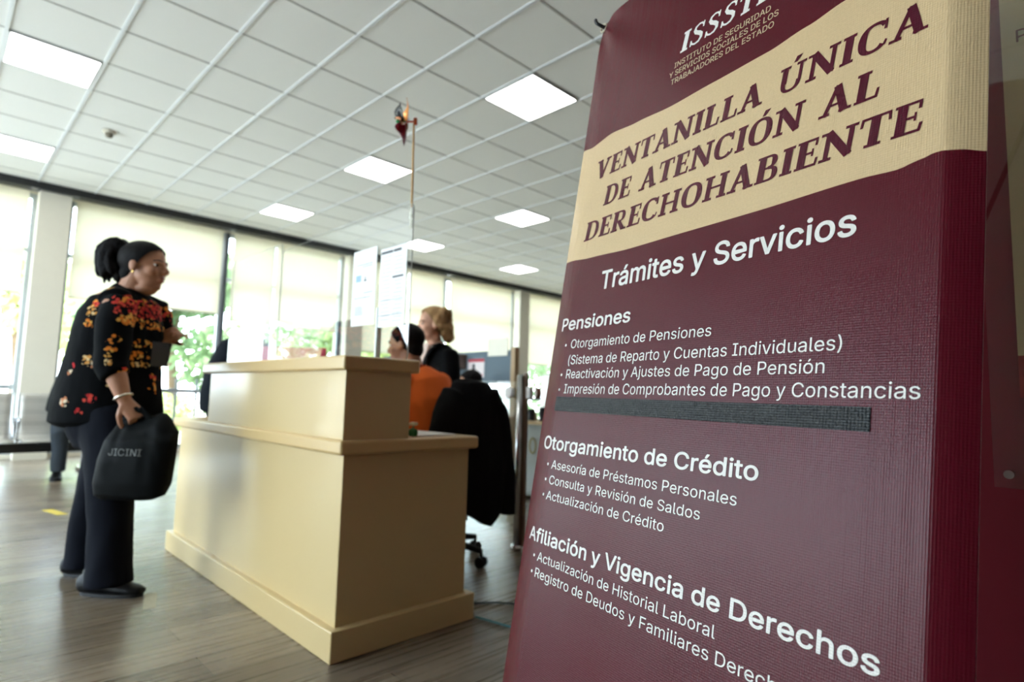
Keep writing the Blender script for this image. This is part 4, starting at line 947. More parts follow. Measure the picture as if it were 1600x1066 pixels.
# the two taped sheets
def paper(name, y0, y1, z0, z1, label, kind):
    b = NB(); box(b, (1.3735, y0, z0), (1.3743, y1, z1), 0)
    x = 1.3732
    def ln(ya, yb, za, zb, mi=1): b.faces.new([b.verts.new(p) for p in ((x, ya, za), (x, yb, za), (x, yb, zb), (x, ya, zb))]).material_index = mi
    W, H = y1 - y0, z1 - z0
    R_ = random.Random(4 if kind else 9)
    if kind:
        for (a, c, e, f_) in ((.52, .98, .93, .965), (.20, .50, .93, .965), (.10, .50, .60, .625)):
            ln(y0 + W * a, y0 + W * c, z0 + H * e, z0 + H * f_, 1)
        for k in range(34):
            zz = z0 + H * (.06 + k * .025)
            ya, yb = (.54, .96) if k % 2 else (.10, .48)
            ln(y0 + W * (ya + R_.random() * .05), y0 + W * (yb - R_.random() * .12), zz, zz + H * .006, 2)
        ln(y0 + W * .08, y0 + W * .97, z0 + H * .14, z0 + H * .147); ln(y0 + W * .08, y0 + W * .97, z0 + H * .33, z0 + H * .336); ln(y0 + W * .505, y0 + W * .511, z0 + H * .35, z0 + H * .92, 2)
    else:
        for zz, a, c in ((.80, .15, .85), (.77, .15, .60), (.42, .1, .5), (.36, .2, .9), (.24, .55, .85), (.215, .5, .85), (.19, .52, .85), (.165, .48, .85), (.14, .5, .85)):
            ln(y0 + W * a, y0 + W * c, z0 + H * zz, z0 + H * (zz + .008), 1)
        ln(y0 + W * .62, y0 + W * .86, z0 + H * .58, z0 + H * .67, 3); ln(y0 + W * .40, y0 + W * .50, z0 + H * .575, z0 + H * .60, 1); ln(y0 + W * .43, y0 + W * .47, z0 + H * .60, z0 + H * .64, 1)
    o = obj(name, b, None, None, mats=[mat('paper_white', (238, 240, 240), .7, .02), mat('print_grey', (84, 88, 94), .7), mat('print_pale', (140, 144, 150), .7), mat('print_blue', (150, 180, 210), .7)])
    return tag(o, label, 'paper', 'sheets taped to the acrylic screen')
paper('printed_sheet_of_paper', 2.022, 2.222, 1.243, 1.588, 'printed white sheet with grey table bars, on the right end of the acrylic screen', 1)
paper('printed_sheet_of_paper', 2.255, 2.455, 1.262, 1.612, 'printed white sheet left of the one with grey table bars, on the acrylic screen', 0)

# pinwheel toy taped to the screen corner
pw = empty('pinwheel', (1.394, 2.03, 1.66), 0, 'dark foil pinwheel on a thin wooden stick taped above the acrylic screen', 'pinwheel')
PW0 = Vector((1.394, 2.03, 1.66))
top = Vector((1.394, 2.044, 2.128))
b = NB(); tube(b, [(0, 0, .0), tuple(top - PW0)], .0045, 10, (1, 0, 0)); obj('stick', b, mat('pinwheel_stick_wood', (214, 170, 112), .6, .1, 40), pw, smooth=True)
b = NB()
for k in range(5):
    z = .005 + k * .018
    ell(b, (.002 * math.sin(k * 2), .001, z), (.008 + .002 * math.sin(k * 3.1), .010, .011), None, 12, 8)
def tape_clear():
    t = NT('clear_tape')
    v = t.coord(); nz = t.noise(v, 60, 3)
    bs = t.bsdf(t.mix(nz.outputs[0], rgba((222, 218, 196)), rgba((238, 236, 220))), .25, bump=nz.outputs[0], bstr=.6)
    return t.m
obj('clear_tape', b, tape_clear(), pw, smooth=True)
axis = Vector((-.708, .705, -.01)).normalized()     # spins towards the left of the desk
b = NB(); tube(b, [tuple(top - PW0 - axis * .006 + Vector((0, 0, -.012))), tuple(top - PW0 - axis * .006 + Vector((0, 0, .014)))], .0085, 12, (1, 0, 0), .3); tube(b, [tuple(top - PW0), tuple(top - PW0 + axis * .035)], .004, 10); obj('hub_tube', b, mat('pinwheel_orange_plastic', (214, 92, 44), .35), pw, smooth=True)
ctr = top - PW0 + axis * .034
vx = Vector((0, 0, 1)); vx = (vx - axis * vx.dot(axis)).normalized(); vy = axis.cross(vx)
cols = [mat('foil_orange', (232, 150, 70), .3, .1, metal=.5), mat('foil_black', (22, 22, 26), .22, .1, metal=.4), mat('foil_maroon', (128, 26, 54), .2, .1, metal=.6), mat('foil_dark_plum', (70, 20, 38), .22, .1, metal=.6),
        mat('foil_copper', (150, 84, 36), .25, .1, metal=.6), mat('foil_pink', (196, 70, 96), .22, .1, metal=.6)]
for k, (ci, rr) in enumerate(((0, .102), (5, .070), (4, .055), (2, .106), (4, .070), (1, .092))):
    a0 = k * 60 + 4
    bl = NB()
    def pt(r, a, h):
        a = math.radians(a)
        return ctr + (vx * math.cos(a) + vy * math.sin(a)) * r + axis * h
    NB_ = 8
    rows = []
    for i in range(NB_ + 1):
        s = i / NB_
        # each blade: flat at the root, one edge curled over towards the pin
        rows.append([pt(rr * s * (1 - .18 * j), a0 + (j - .35) * 66 * (1 - .55 * s), (.034 * j * j - .010 * (1 - j)) * math.sin(PI * min(1, .12 + s * .88)) + .003 * k) for j in (0, .25, .5, .75, 1)])
    V = [[bl.verts.new(p) for p in r_] for r_ in rows]
    for i in range(NB_):
        for j in range(4):
            bl.faces.new((V[i][j], V[i + 1][j], V[i + 1][j + 1], V[i][j + 1]))
    bmesh.ops.remove_doubles(bl, verts=bl.verts[:], dist=.0004)
    o = obj('blade', bl, cols[ci], pw, smooth=True)
    sm = o.modifiers.new('thickness', 'SOLIDIFY'); sm.thickness = .0012
b = NB(); ell(b, tuple(ctr + axis * .036), (.0085, .0085, .0085)); tube(b, [tuple(ctr), tuple(ctr + axis * .034)], .003, 8); obj('pin_head', b, mat('pin_green', (40, 150, 84), .4), pw, smooth=True)

# papers and a small ornament on the lower counter
rnd = random.Random(3)
for k in range(3):
    b = NB(); box(b, (-.105, -.148, 0), (.105, .148, .0012))
    o = obj('sheet_of_paper', b, mat('copy_paper', (236, 234, 230), .7, .02))
    o.location = (1.585, 2.20, .7825 + k * .0016); o.rotation_euler = (0, 0, math.radians((8, -5, 3)[k]))
    tag(o, ('lowest', 'middle', 'topmost')[k] + ' white sheet of the loose papers on the lower counter of the cream desk', 'paper', 'loose sheets on the lower counter')
fl = empty('desk_ornament', (1.452, 2.035, .782), 0, 'tiny cream flower ornament with green leaves at the foot of the upper counter', 'ornament')
b = NB()
for k in range(6):
    a = k * PI / 3; ell(b, (.011 * math.cos(a), .011 * math.sin(a), .052 + .003 * (k % 2)), (.009, .009, .006), None, 10, 6)
ell(b, (0, 0, .056), (.006, .006, .006), None, 10, 6); obj('petals', b, mat('ornament_cream', (226, 208, 164), .6), fl, smooth=True)
b = NB()
for k in range(5):
    a = k * 2 * PI / 5 + .3; ell(b, (.010 * math.cos(a), .010 * math.sin(a), .018 + .004 * (k % 2)), (.011, .005, .016), Matrix.Rotation(a, 3, 'Z'), 10, 6)
tube(b, [(0, 0, 0), (0, 0, .05)], .003, 8); obj('leaves', b, mat('ornament_green', (40, 110, 52), .5), fl, smooth=True)

# cables on the floor
def cable(name, pts, r, c, label):
    b = NB(); tube(b, smoothpath(pts, 10), r, 8); tag(obj(name, b, mat(name + '_rubber', c, .5), smooth=True), label, 'cable')
cable('power_cable', [(1.775, 2.22, .006), (1.86, 2.12, .006), (1.98, 2.02, .006), (2.04, 1.88, .006), (2.06, 1.5, .006)], .005, (30, 30, 30), 'black cable on the floor running from the desk end to the banner')
cable('network_cable', [(1.775, 1.97, .005), (1.79, 1.90, .005), (1.81, 1.80, .005), (1.85, 1.70, .005), (1.88, 1.4, .005)], .004, (70, 128, 130), 'teal cable on the floor beside the cream desk base')

# tape marks on the floor
def mark(name, c, length, w, x, y, rz, label):
    b = NB(); box(b, (-length / 2, -w / 2, 0), (length / 2, w / 2, .0008)); o = obj(name, b, mat(name + '_vinyl', c, .6, .25, 40)); o.location = (x, y, .0004); o.rotation_euler = (0, 0, rz); tag(o, label, 'floor mark')
mark('floor_tape', (196, 172, 46), .30, .07, .77, 5.62, math.radians(-78), 'short yellow tape mark on the floor left of the standing woman')
mark('floor_tape', (176, 168, 140), .22, .05, .80, 3.08, math.radians(75), 'worn pale tape mark on the floor in front of the woman shoe')
# ------------------------------------------------------------------ people
def skin_mat(name, c):
    t = NT(name)
    v = t.coord(); nz = t.noise(v, 30, 4)
    a = rgba(c)
    col = t.mix(nz.outputs[0], tuple(x * .88 for x in a[:3]) + (1,), tuple(min(1, x * 1.1) for x in a[:3]) + (1,))
    t.bsdf(col, .5, spec=.35, bump=nz.outputs[0], bstr=.08)
    return t.m
def hair_mat(name, c, c2):
    t = NT(name)
    nz = t.noise(t.coord((60, 60, 10)), 4, 4)
    t.bsdf(t.mix(nz.outputs[0], rgba(c), rgba(c2)), .6, spec=.07, bump=nz.outputs[0], bstr=.5, bdist=.006)
    return t.m
SKIN = skin_mat('skin_tan', (170, 120, 92))
SKIN_L = skin_mat('skin_light', (208, 160, 134))
HAIR_B = hair_mat('hair_black', (8, 7, 8), (24, 21, 21))
HAIR_BL = hair_mat('hair_blonde', (134, 98, 62), (196, 160, 116))
EYE_W = mat('eye_white', (214, 208, 200), .3)
EYE_D = mat('eye_dark', (30, 20, 16), .2)
SHOE = mat('shoe_black_leather', (9, 9, 10), .45, .2, 30, spec=.2)

def hframe(c, f, up=(0, 0, 1), s=1.0):
    f = Vector(f).normalized(); up = Vector(up)
    l = up.cross(f).normalized(); u = f.cross(l)
    return Matrix.Translation(c) @ Matrix((f, l, u)).transposed().to_4x4() @ Matrix.Scale(s, 4)
def head(bm, H):
    def E(c, r): ell(bm, (0, 0, 0), (1, 1, 1), H @ Matrix.Translation(c) @ Matrix.Diagonal((*r, 1)), 24, 16)
    E((-.008, 0, .022), (.100, .076, .083)); E((.026, 0, -.030), (.070, .062, .085)); E((.036, 0, -.082), (.050, .050, .040)); E((.068, 0, -.104), (.020, .022, .018))
    E((.080, 0, .010), (.017, .050, .013)); E((.086, 0, -.062), (.017, .025, .0075)); E((.084, 0, -.076), (.017, .021, .0085))
    for s in (-1, 1):
        E((.055, s * .034, -.034), (.034, .028, .030)); E((-.004, s * .077, -.016), (.019, .009, .031)); E((.107, s * .011, -.036), (.010, .008, .008))
    sc = H.to_scale().x
    loft(bm, [H @ Vector(p) for p in ((.086, 0, .010), (.100, 0, -.012), (.112, 0, -.030), (.106, 0, -.040))], [.008 * sc, .010 * sc, .013 * sc, .010 * sc], H.to_3x3() @ Vector((0, 1, 0)), 12)
def face_bits(H, parent, brow=(24, 20, 18), lips=(150, 84, 74)):
    sc = H.to_scale().x
    bm_ = mat('eyebrow', brow, .7)
    for s in (-1, 1):
        w, d, e = NB(), NB(), NB()
        ell(w, H @ Vector((.0725, s * .031, -.004)), (.0125 * sc, .0125 * sc, .0085 * sc), None, 14, 10)
        ell(d, H @ Vector((.0785, s * .032, -.004)), (.0080 * sc,) * 3, None, 12, 8)
        tube(e, [H @ Vector(p) for p in ((.092, s * .014, .015), (.089, s * .032, .020), (.074, s * .050, .013))], .0032 * sc, 8, rc=.5)
        ey = obj('eye', w, EYE_W, parent, smooth=True); obj('iris', d, EYE_D, ey, smooth=True); obj('eyebrow', e, bm_, parent, smooth=True)
    l = NB()
    ell(l, (0, 0, 0), (1, 1, 1), H @ Matrix.Translation((.0945, 0, -.0625)) @ Matrix.Diagonal((.0095, .021, .0055, 1)), 14, 8)
    ell(l, (0, 0, 0), (1, 1, 1), H @ Matrix.Translation((.0925, 0, -.0755)) @ Matrix.Diagonal((.0095, .018, .0065, 1)), 14, 8)
    obj('lips', l, mat('lips', lips, .45), parent, smooth=True)
def hand(bm, w, d, n, side, curl=(35, 40, 45, 50), s=1.0, spread=.0, thumb_close=.3):
    w, d, n = Vector(w), Vector(d).normalized(), Vector(n)
    n = (n - d * n.dot(d)).normalized()
    t = d.cross(n) * side        # towards the thumb
    tips = []
    loft(bm, [w - d * .02 * s, w + d * .02 * s, w + d * .055 * s, w + d * .092 * s], [(.027 * s, .021 * s), (.033 * s, .019 * s), (.041 * s, .016 * s), (.039 * s, .013 * s)], t, 16)
    for i, (o, L, r) in enumerate(((.030, .074, .0090), (.0105, .083, .0093), (-.0095, .077, .0088), (-.029, .060, .0080))):
        p = w + d * (.088 - .006 * abs(i - 1)) * s + t * o * s
        pts = [p - d * .012 * s, p]
        ang = 0
        for f_, k in ((.46, 1.0), (.31, 1.15), (.23, .8)):
            ang += math.radians(curl[i]) * k
            v = d * math.cos(ang) + n * math.sin(ang) + t * o * spread
            p = p + v.normalized() * L * f_ * s
            pts.append(p)
        loft(bm, pts, [r * s, r * s, r * s * 1.0, r * s * .95, r * s * .82], t, 10)
        tips.append(p)
    a = w + d * .018 * s + t * .024 * s
    b1 = a + (d * .62 + t * .62 + n * .35).normalized() * .042 * s
    c1 = b1 + (d * .8 + t * (.45 - thumb_close) + n * (.3 + thumb_close)).normalized() * .034 * s
    e1 = c1 + (d * .85 + t * (.2 - thumb_close) + n * (.3 + thumb_close)).normalized() * .026 * s
    loft(bm, [a, b1, c1, e1], [.015 * s, .0125 * s, .0110 * s, .0090 * s], n, 10)
    return tips
def shoe(name, heel, toe, parent, h=.075, w=.045, m=None):
    heel, toe = Vector(heel), Vector(toe)
    d = toe - heel; L_ = d.length; d.normalize()
    b = NB()
    z = Vector((0, 0, 1))
    P = [(.03, .045, w * .75, .045), (.20, .050, w * .85, .048), (.42, .046, w * .92, .042), (.66, .034, w * 1.08, .030), (.86, .027, w * .98, .023), (.96, .022, w * .7, .018)]
    loft(b, [heel + d * L_ * f + z * c for f, c, _, _ in P], [(a, q) for _, _, a, q in P], z.cross(d), 18)
    loft(b, [heel + d * L_ * .17 + z * .05, heel + d * L_ * .19 + z * (h + .03)], [(w * .72, .05), (w * .7, .048)], z.cross(d), 18)
    o = fuse(name, b, m or SHOE, parent, .0065, 4, cut=(heel + z * .004, -z))
    s_ = NB()
    n = 18; ring = []
    for k in range(2 * n):
        f = k / n if k < n else 2 - k / n
        sd = 1 if k < n else -1
        ww = w * (.78 + .42 * math.sin(PI * min(1, f * 1.02)) * (f ** .6)) * math.sqrt(max(0, 1 - abs(2 * f - 1) ** 6))
        ring.append(heel + d * L_ * (f * 1.0) + z.cross(d) * ww * sd)
    A = [s_.verts.new(p + z * .001) for p in ring]; B = [s_.verts.new(p + z * .016) for p in ring]
    s_.faces.new(A); s_.faces.new(B[::-1])
    for k in range(2 * n): s_.faces.new((A[k], B[k], B[(k + 1) % (2 * n)], A[(k + 1) % (2 * n)]))
    bmesh.ops.remove_doubles(s_, verts=s_.verts[:], dist=.0005)
    obj('sole', s_, mat('shoe_sole', (14, 14, 15), .6), o)
    return o

# ---- woman standing at the desk
FLOWERS = [(0.168, 1.442, 0.032, 4), (0.166, 1.362, 0.054, 1), (0.191, 1.326, 0.059, 0), (0.208, 1.271, 0.054, 2), (0.025, 1.352, 0.04, 1), (0.011, 1.309, 0.038, 3), (0.001, 1.251, 0.038, 2), (0.033, 1.227, 0.024, 4), (0.18, 1.171, 0.035, 2), (0.174, 1.11, 0.04, 2), (0.184, 1.065, 0.03, 3), (0.012, 1.076, 0.043, 3), (0.041, 1.056, 0.024, 4), (-0.058, 1.053, 0.027, 0), (-0.064, 1.017, 0.024, 4), (0.27, 1.185, 0.032, 3), (0.25, 1.13, 0.032, 0), (0.236, 1.016, 0.046, 1), (0.247, 0.957, 0.049, 2), (0.271, 1.032, 0.024, 4), (0.293, 1.262, 0.027, 4), (-0.068, 0.88, 0.035, 4), (0.046, 0.898, 0.038, 0), (0.004, 0.843, 0.027, 0), (0.309, 1.075, 0.024, 3), (0.324, 0.974, 0.027, 2), (0.106, 0.968, 0.022, 3), (0.055, 1.42, 0.027, 2), (0.316, 0.855, 0.032, 1)]     # printed flower clusters: x, z, radius, colour
def blouse_mat():
    t = NT('blouse_black_with_flowers')
    v = t.coord()
    wob = t.noise(v, 24, 2)
    sx = t.n('ShaderNodeSeparateXYZ'); t.l(v, sx.inputs[0])
    X = t.math('ADD', sx.outputs[0], t.math('MULTIPLY', t.math('SUBTRACT', wob.outputs[0], .5), .06))
    Z = sx.outputs[2]
    sm = t.n('ShaderNodeTexVoronoi'); sm.inputs['Scale'].default_value = 62
    t.l(v, sm.inputs['Vector'])
    ss = t.n('ShaderNodeSeparateXYZ'); t.l(sm.outputs['Color'], ss.inputs[0])
    pet = t.math('MULTIPLY', t.math('LESS_THAN', sm.outputs['Distance'], .62), t.math('GREATER_THAN', ss.outputs[2], .14))
    wv = t.noise(v, 300, 2)
    col = t.mix(wv.outputs[0], rgba((7, 8, 9)), rgba((15, 16, 18)))
    PAL = [((176, 44, 46), (206, 74, 60)), ((204, 66, 56), (222, 140, 60)), ((214, 124, 48), (226, 168, 84)), ((206, 144, 74), (222, 192, 140)), ((208, 190, 160), (186, 120, 84))]
    jit = t.math('MULTIPLY', t.math('SUBTRACT', ss.outputs[0], .5), .5)
    pals = [t.mix(t.math('GREATER_THAN', ss.outputs[1], .55), rgba(p), rgba(q)) for p, q in PAL]
    for x, z, r, c in FLOWERS:
        dx = t.math('SUBTRACT', X, x); dz = t.math('SUBTRACT', Z, z)
        d = t.math('SQRT', t.math('ADD', t.math('MULTIPLY', dx, dx), t.math('MULTIPLY', dz, dz)))
        f = t.math('LESS_THAN', t.math('ADD', t.math('DIVIDE', d, r * .58), jit), 1.0)
        col = t.mix(t.math('MULTIPLY', f, pet), col, pals[c])
    t.bsdf(col, .85, spec=.06, bump=wv.outputs[0], bstr=.2)
    return t.m
wm = empty('person', (.66, 3.5, 0), math.radians(-45), 'woman in black floral blouse and dark trousers standing at the desk with a bag', 'person')
HW = hframe((.109, 0, 1.578), (1, 0, -.03), (0, 0, 1), 1.065)
b = NB()
head(b, HW)
loft(b, [(.085, 0, 1.53), (.060, 0, 1.46), (.025, 0, 1.39), (.0, 0, 1.33)], [(.056, .058), (.058, .064), (.068, .070), (.105, .075)], (0, 1, 0), 20)
ell(b, (.125, 0, 1.452), (.055, .05, .03))
loft(b, [(0, 0, 1.36), (.01, 0, 1.25), (0, 0, 1.1), (-.01, 0, .92), (-.01, 0, .85)], [(.17, .11), (.18, .13), (.17, .15), (.18, .17), (.17, .16)], (0, 1, 0), 20)
RS, RE, RW = Vector((.115, -.195, 1.345)), Vector((.160, -.245, 1.055)), Vector((.232, -.25, .900))
LS, LE, LW = Vector((.09, .195, 1.345)), Vector((.055, .235, 1.085)), Vector((.165, .12, 1.212))
loft(b, [RS, RS.lerp(RE, .5), RE, RE.lerp(RW, .45), RW], [.055, .052, .046, .043, .029], (0, 1, 0), 16)
loft(b, [LS, LS.lerp(LE, .5), LE, LE.lerp(LW, .45), LW], [.055, .052, .046, .042, .028], (0, 1, 0), 16)
hand(b, RW + Vector((.006, 0, -.010)), (.62, .02, -.74), (-.55, .65, -.5), -1, (52, 58, 60, 62), 1.0, 0, .25)
hand(b, LW, (.86, -.12, .42), (.1, -.62, -.75), 1, (26, 58, 66, 70), .98, 0, .42)
for s, hip, kn, an in ((-1, (.06, -.10, .88), (.12, -.13, .53), (.14, -.13, .07)), (1, (-.02, .10, .88), (-.10, .12, .50), (-.165, .13, .07))):
    loft(b, [hip, Vector(hip).lerp(Vector(kn), .5), kn, Vector(kn).lerp(Vector(an), .4), an], [.10, .085, .065, .058, .04], (0, 1, 0), 16)
obj_body = fuse('body', b, SKIN, wm, .0052, 3)
face_bits(HW, wm)
# hair: close cap, ponytail, scrunchie
def HP(x, y, z): return HW @ Vector((x, y, z))
b = NB(); ell(b, (0, 0, 0), (1, 1, 1), HW @ Matrix.Translation((-.012, 0, .026)) @ Matrix.Diagonal((.109, .0855, .090, 1)), 32, 20)
ell(b, (0, 0, 0), (1, 1, 1), HW @ Matrix.Translation((-.055, 0, -.045)) @ Matrix.Diagonal((.048, .060, .052, 1)), 24, 16)
no = HW.to_3x3().normalized() @ Vector((.80, 0, -.60))
fuse('hair', b, HAIR_B, wm, .006, 2, .0016, 40, cut=(HP(.052, 0, .042), no))
b = NB()
rr = random.Random(5)
for k in range(44):
    a = rr.uniform(-1, 1); c_ = rr.uniform(-1, 1)
    loft(b, smoothpath([HP(-.080, a * .014, .050 + c_ * .016), HP(-.128, a * .040, .080 + c_ * .030), HP(-.160 - .036 * c_, a * .050, .030 + c_ * .034), HP(-.150 - .046 * c_, a * .050, -.024 + .02 * a), HP(-.135 - .050 * c_ + rr.uniform(-.01, .01), a * .04, -.068 + rr.uniform(-.030, .014))], 4), [.012, .016, .016, .016, .017, .018, .018, .018, .018, .017, .016, .015, .014, .012, .010, .008, .005], (0, 1, 0), 8)
fuse('ponytail', b, HAIR_B, wm, .006, 1, .004, 60)
b = NB(); ax = (HP(-.16, 0, .088) - HP(-.110, 0, .062)).normalized(); c0 = HP(-.102, 0, .066)
p_ = ax.cross(Vector((0, 1, 0))).normalized()
tube(b, [c0 + (Vector((0, 1, 0)) * math.cos(k / 24 * 2 * PI) + p_ * math.sin(k / 24 * 2 * PI)) * (.026 + .003 * math.sin(k * 2.1)) for k in range(25)], .0125, 10); obj('scrunchie', b, fabric('scrunchie_black', (18, 18, 20)), wm, smooth=True)
for s in (-1, 1):
    b = NB(); ell(b, HP(.004, s * .083, -.049), (.006, .004, .009), None, 10, 8)
    obj('earring', b, mat('earring_gold', (214, 180, 110), .25, metal=1.0), wm, smooth=True)
# blouse
b = NB()
loft(b, [(.025, 0, 1.425), (.035, 0, 1.385), (.018, 0, 1.30), (.006, 0, 1.157), (-.003, 0, 1.007), (-.010, 0, .87), (-.008, 0, .785)],
     [(.105, .085), (.170, .142), (.208, .172), (.208, .190), (.212, .216), (.222, .242), (.226, .244)], (0, 1, 0), 32, True, .15)
ell(b, (.075, -.07, 1.235), (.115, .10, .10)); ell(b, (.075, .07, 1.235), (.115, .10, .10))
CU = RE.lerp(RW, .30)
loft(b, [RS + Vector((0, .03, .015)), RS.lerp(RE, .35), RS.lerp(RE, .75), RE + Vector((-.008, 0, 0)), CU], [.074, .080, .075, .071, .064], (0, 1, 0), 20, True, .1)
CL = LE.lerp(LW, .62)
loft(b, [LS + Vector((0, -.03, .015)), LS.lerp(LE, .4), LE, LE.lerp(LW, .4), CL], [.074, .078, .068, .056, .048], (0, 1, 0), 20, True, .1)
loft(b, [(.025, 0, 1.385), (.034, 0, 1.42), (.048, 0, 1.452)], [(.135, .105), (.088, .085), (.072, .074)], (0, 1, 0), 24, True, .1)
for s in (-1, 1): loft(b, [(.03, s * .05, 1.405), (.06, s * .12, 1.395), (.10, s * .185, 1.368)], [(.060, .05), (.065, .045), (.070, .055)], (1, 0, 0), 18, True, .2)
fuse('blouse', b, blouse_mat(), wm, .0085, 5, .007, 9, aniso=(1.3, 1.3, .8))
# trousers
NAVY = fabric('trouser_navy', (15, 17, 25), .8, 260, .2)
b = NB()
loft(b, [(-.01, 0, .90), (-.005, 0, .82), (.01, 0, .74)], [(.20, .19), (.205, .195), (.19, .165)], (0, 1, 0), 28)
loft(b, [(.06, -.10, .84), (.10, -.115, .68), (.122, -.13, .53), (.140, -.13, .33), (.152, -.13, .12), (.158, -.13, .045)], [(.115, .145), (.105, .128), (.092, .103), (.088, .094), (.088, .096), (.090, .102)], (0, 1, 0), 24, True, .05)
loft(b, [(-.02, .10, .84), (-.055, .11, .68), (-.10, .12, .50), (-.135, .125, .33), (-.158, .13, .12), (-.160, .13, .045)], [(.115, .140), (.105, .120), (.090, .096), (.080, .082), (.078, .080), (.080, .085)], (0, 1, 0), 24, True, .05)
fuse('trousers', b, NAVY, wm, .009, 4, .008, 8, aniso=(1.2, 1.2, .7))
shoe('shoe', (.030, -.13, 0), (.330, -.145, 0), wm, w=.048)
shoe('shoe', (-.245, .13, 0), (.045, .125, 0), wm, w=.048)
# bracelet
b = NB(); d_ = (RW - RE).normalized(); a_ = d_.cross(Vector((0, 1, 0))).normalized(); c_ = d_.cross(a_); w0 = RE.lerp(RW, .93)
tube(b, [w0 + (a_ * math.cos(k / 28 * 2 * PI) + c_ * math.sin(k / 28 * 2 * PI)) * (.034 + .0012 * (k % 2)) for k in range(29)], .0058, 8); obj('bracelet', b, mat('bracelet_silver', (224, 216, 198), .25, metal=.8), wm, smooth=True)
b = NB(); hd_ = (Vector((.62, .02, -.74))).normalized(); nn_ = Vector((-.55, .65, -.5)); nn_ = (nn_ - hd_ * nn_.dot(hd_)).normalized(); tt_ = -hd_.cross(nn_)
rc_ = RW + Vector((.006, 0, -.010)) + hd_ * .100 + tt_ * -.0095
tube(b, [rc_ + (nn_ * math.cos(k / 16 * 2 * PI) + tt_ * math.sin(k / 16 * 2 * PI)) * .0098 for k in range(17)], .002, 6); obj('ring', b, M['chrome'], wm, smooth=True)

WMAT = Matrix.Translation((.66, 3.5, 0)) @ Matrix.Rotation(math.radians(-45), 4, 'Z')
# ---- the bag in her right hand
tb = empty('tote_bag', WMAT @ Vector((.30, -.25, .455)), math.radians(-45), 'black cloth bag with pale lettering hanging from the standing woman right hand', 'bag')
SEC = [(.000, .165, .400, .030), (.018, .145, .445, .052), (.07, .138, .468, .064), (.17, .150, .476, .066), (.26, .172, .484, .056), (.31, .192, .476, .044), (.345, .205, .430, .032), (.365, .222, .400, .020)]
def bag_sec(z):
    for a, c in zip(SEC, SEC[1:]):
        if z <= c[0]:
            t = max(0, (z - a[0]) / (c[0] - a[0])); return [a[i] + (c[i] - a[i]) * t for i in range(4)]
    return SEC[-1]
def bag_pt(z, th):
    _, x0, x1, ty = bag_sec(z)
    c_, s_ = math.cos(th), math.sin(th)
    e = .62
    x = (x0 + x1) / 2 + math.copysign(abs(c_) ** e, c_) * (x1 - x0) / 2
    y = math.copysign(abs(s_) ** e, s_) * ty
    q = noise.noise(Vector((x * 16, y * 10 + 5, z * 7))) * .007 + .005 * math.sin(x * 60 + z * 14) * min(1, max(0, (z - .12) / .2))
    y += math.copysign(q, s_) * abs(s_)
    y += .045 * max(0, (z - .26) / .105)
    if z > .30: z = z + .022 * math.exp(-((x - .405) / .05) ** 2) - .012 * math.exp(-((x - .46) / .04) ** 2)
    return Vector((x - .30, y, z))
b = NB(); NZ, NT_ = 40, 72
rings = [[b.verts.new(bag_pt(.365 * i / NZ, k / NT_ * 2 * PI)) for k in range(NT_)] for i in range(NZ + 1)]
for i in range(NZ):
    for k in range(NT_): b.faces.new((rings[i][k], rings[i][(k + 1) % NT_], rings[i + 1][(k + 1) % NT_], rings[i + 1][k]))
b.faces.new(rings[0][::-1]); b.faces.new(rings[-1])
BAGM = fabric('bag_black_cloth', (9, 11, 11), .62, 200, .25, .15)
from mathutils.bvhtree import BVHTree
bag_tree = BVHTree.FromBMesh(b)
obj('bag_body', b, BAGM, tb, smooth=True)
gx = .298 - .30
for dx in (-.055, .075):
    b = NB(); loft(b, smoothpath([(gx + dx - .02, .015, .34), (gx + dx * .5, .008, .375), (gx + dx * .15 + .004, .0, .398), (gx - dx * .15, .006, .402), (gx - dx * .35, .022, .380), (gx - dx * .3, .036, .345)], 5), [(.016, .003)] * 26, (1, 0, 0), 10)
    obj('handle', b, BAGM, tb, smooth=True)
b = NB(); bb = text_bm('JICINI')
x_lo, x_hi = min(q.co.x for q in bb.verts), max(q.co.x for q in bb.verts)
for f in bb.faces:
    vs = []
    for q in f.verts:
        X = .222 + (q.co.x - x_lo) / (x_hi - x_lo) * .150; Z = .198 + q.co.y / .509 * .030
        hit = bag_tree.ray_cast(Vector((X - .30, -1, Z)), Vector((0, 1, 0)))[0]
        vs.append(b.verts.new((X - .30, hit.y - .002, Z)))
    b.faces.new(vs)
bb.free()
obj('lettering', b, mat('bag_print_grey', (96, 96, 92), .6), tb)
# ---- badge on a lanyard
bd = empty('badge', WMAT @ Vector((.245, -.03, 1.06)), math.radians(-45), 'dark card badge hanging from a lanyard on the standing woman belly', 'badge')
b = NB(); bar(b, (-.024, -.03, .062), (.024, .03, .062), .002, .122, (0, 0, 1)); obj('card', b, mat('badge_dark_card', (34, 34, 36), .35), bd, bevel=.0008)
b = NB(); loft(b, smoothpath([(0, 0, .122), (.004, .0, .16), (-.03, -.02, .25), (-.12, -.05, .352)], 5), [(.006, .0012)] * 16, (0, 1, 0), 8); obj('lanyard', b, fabric('lanyard_black', (26, 26, 28)), bd, smooth=True)

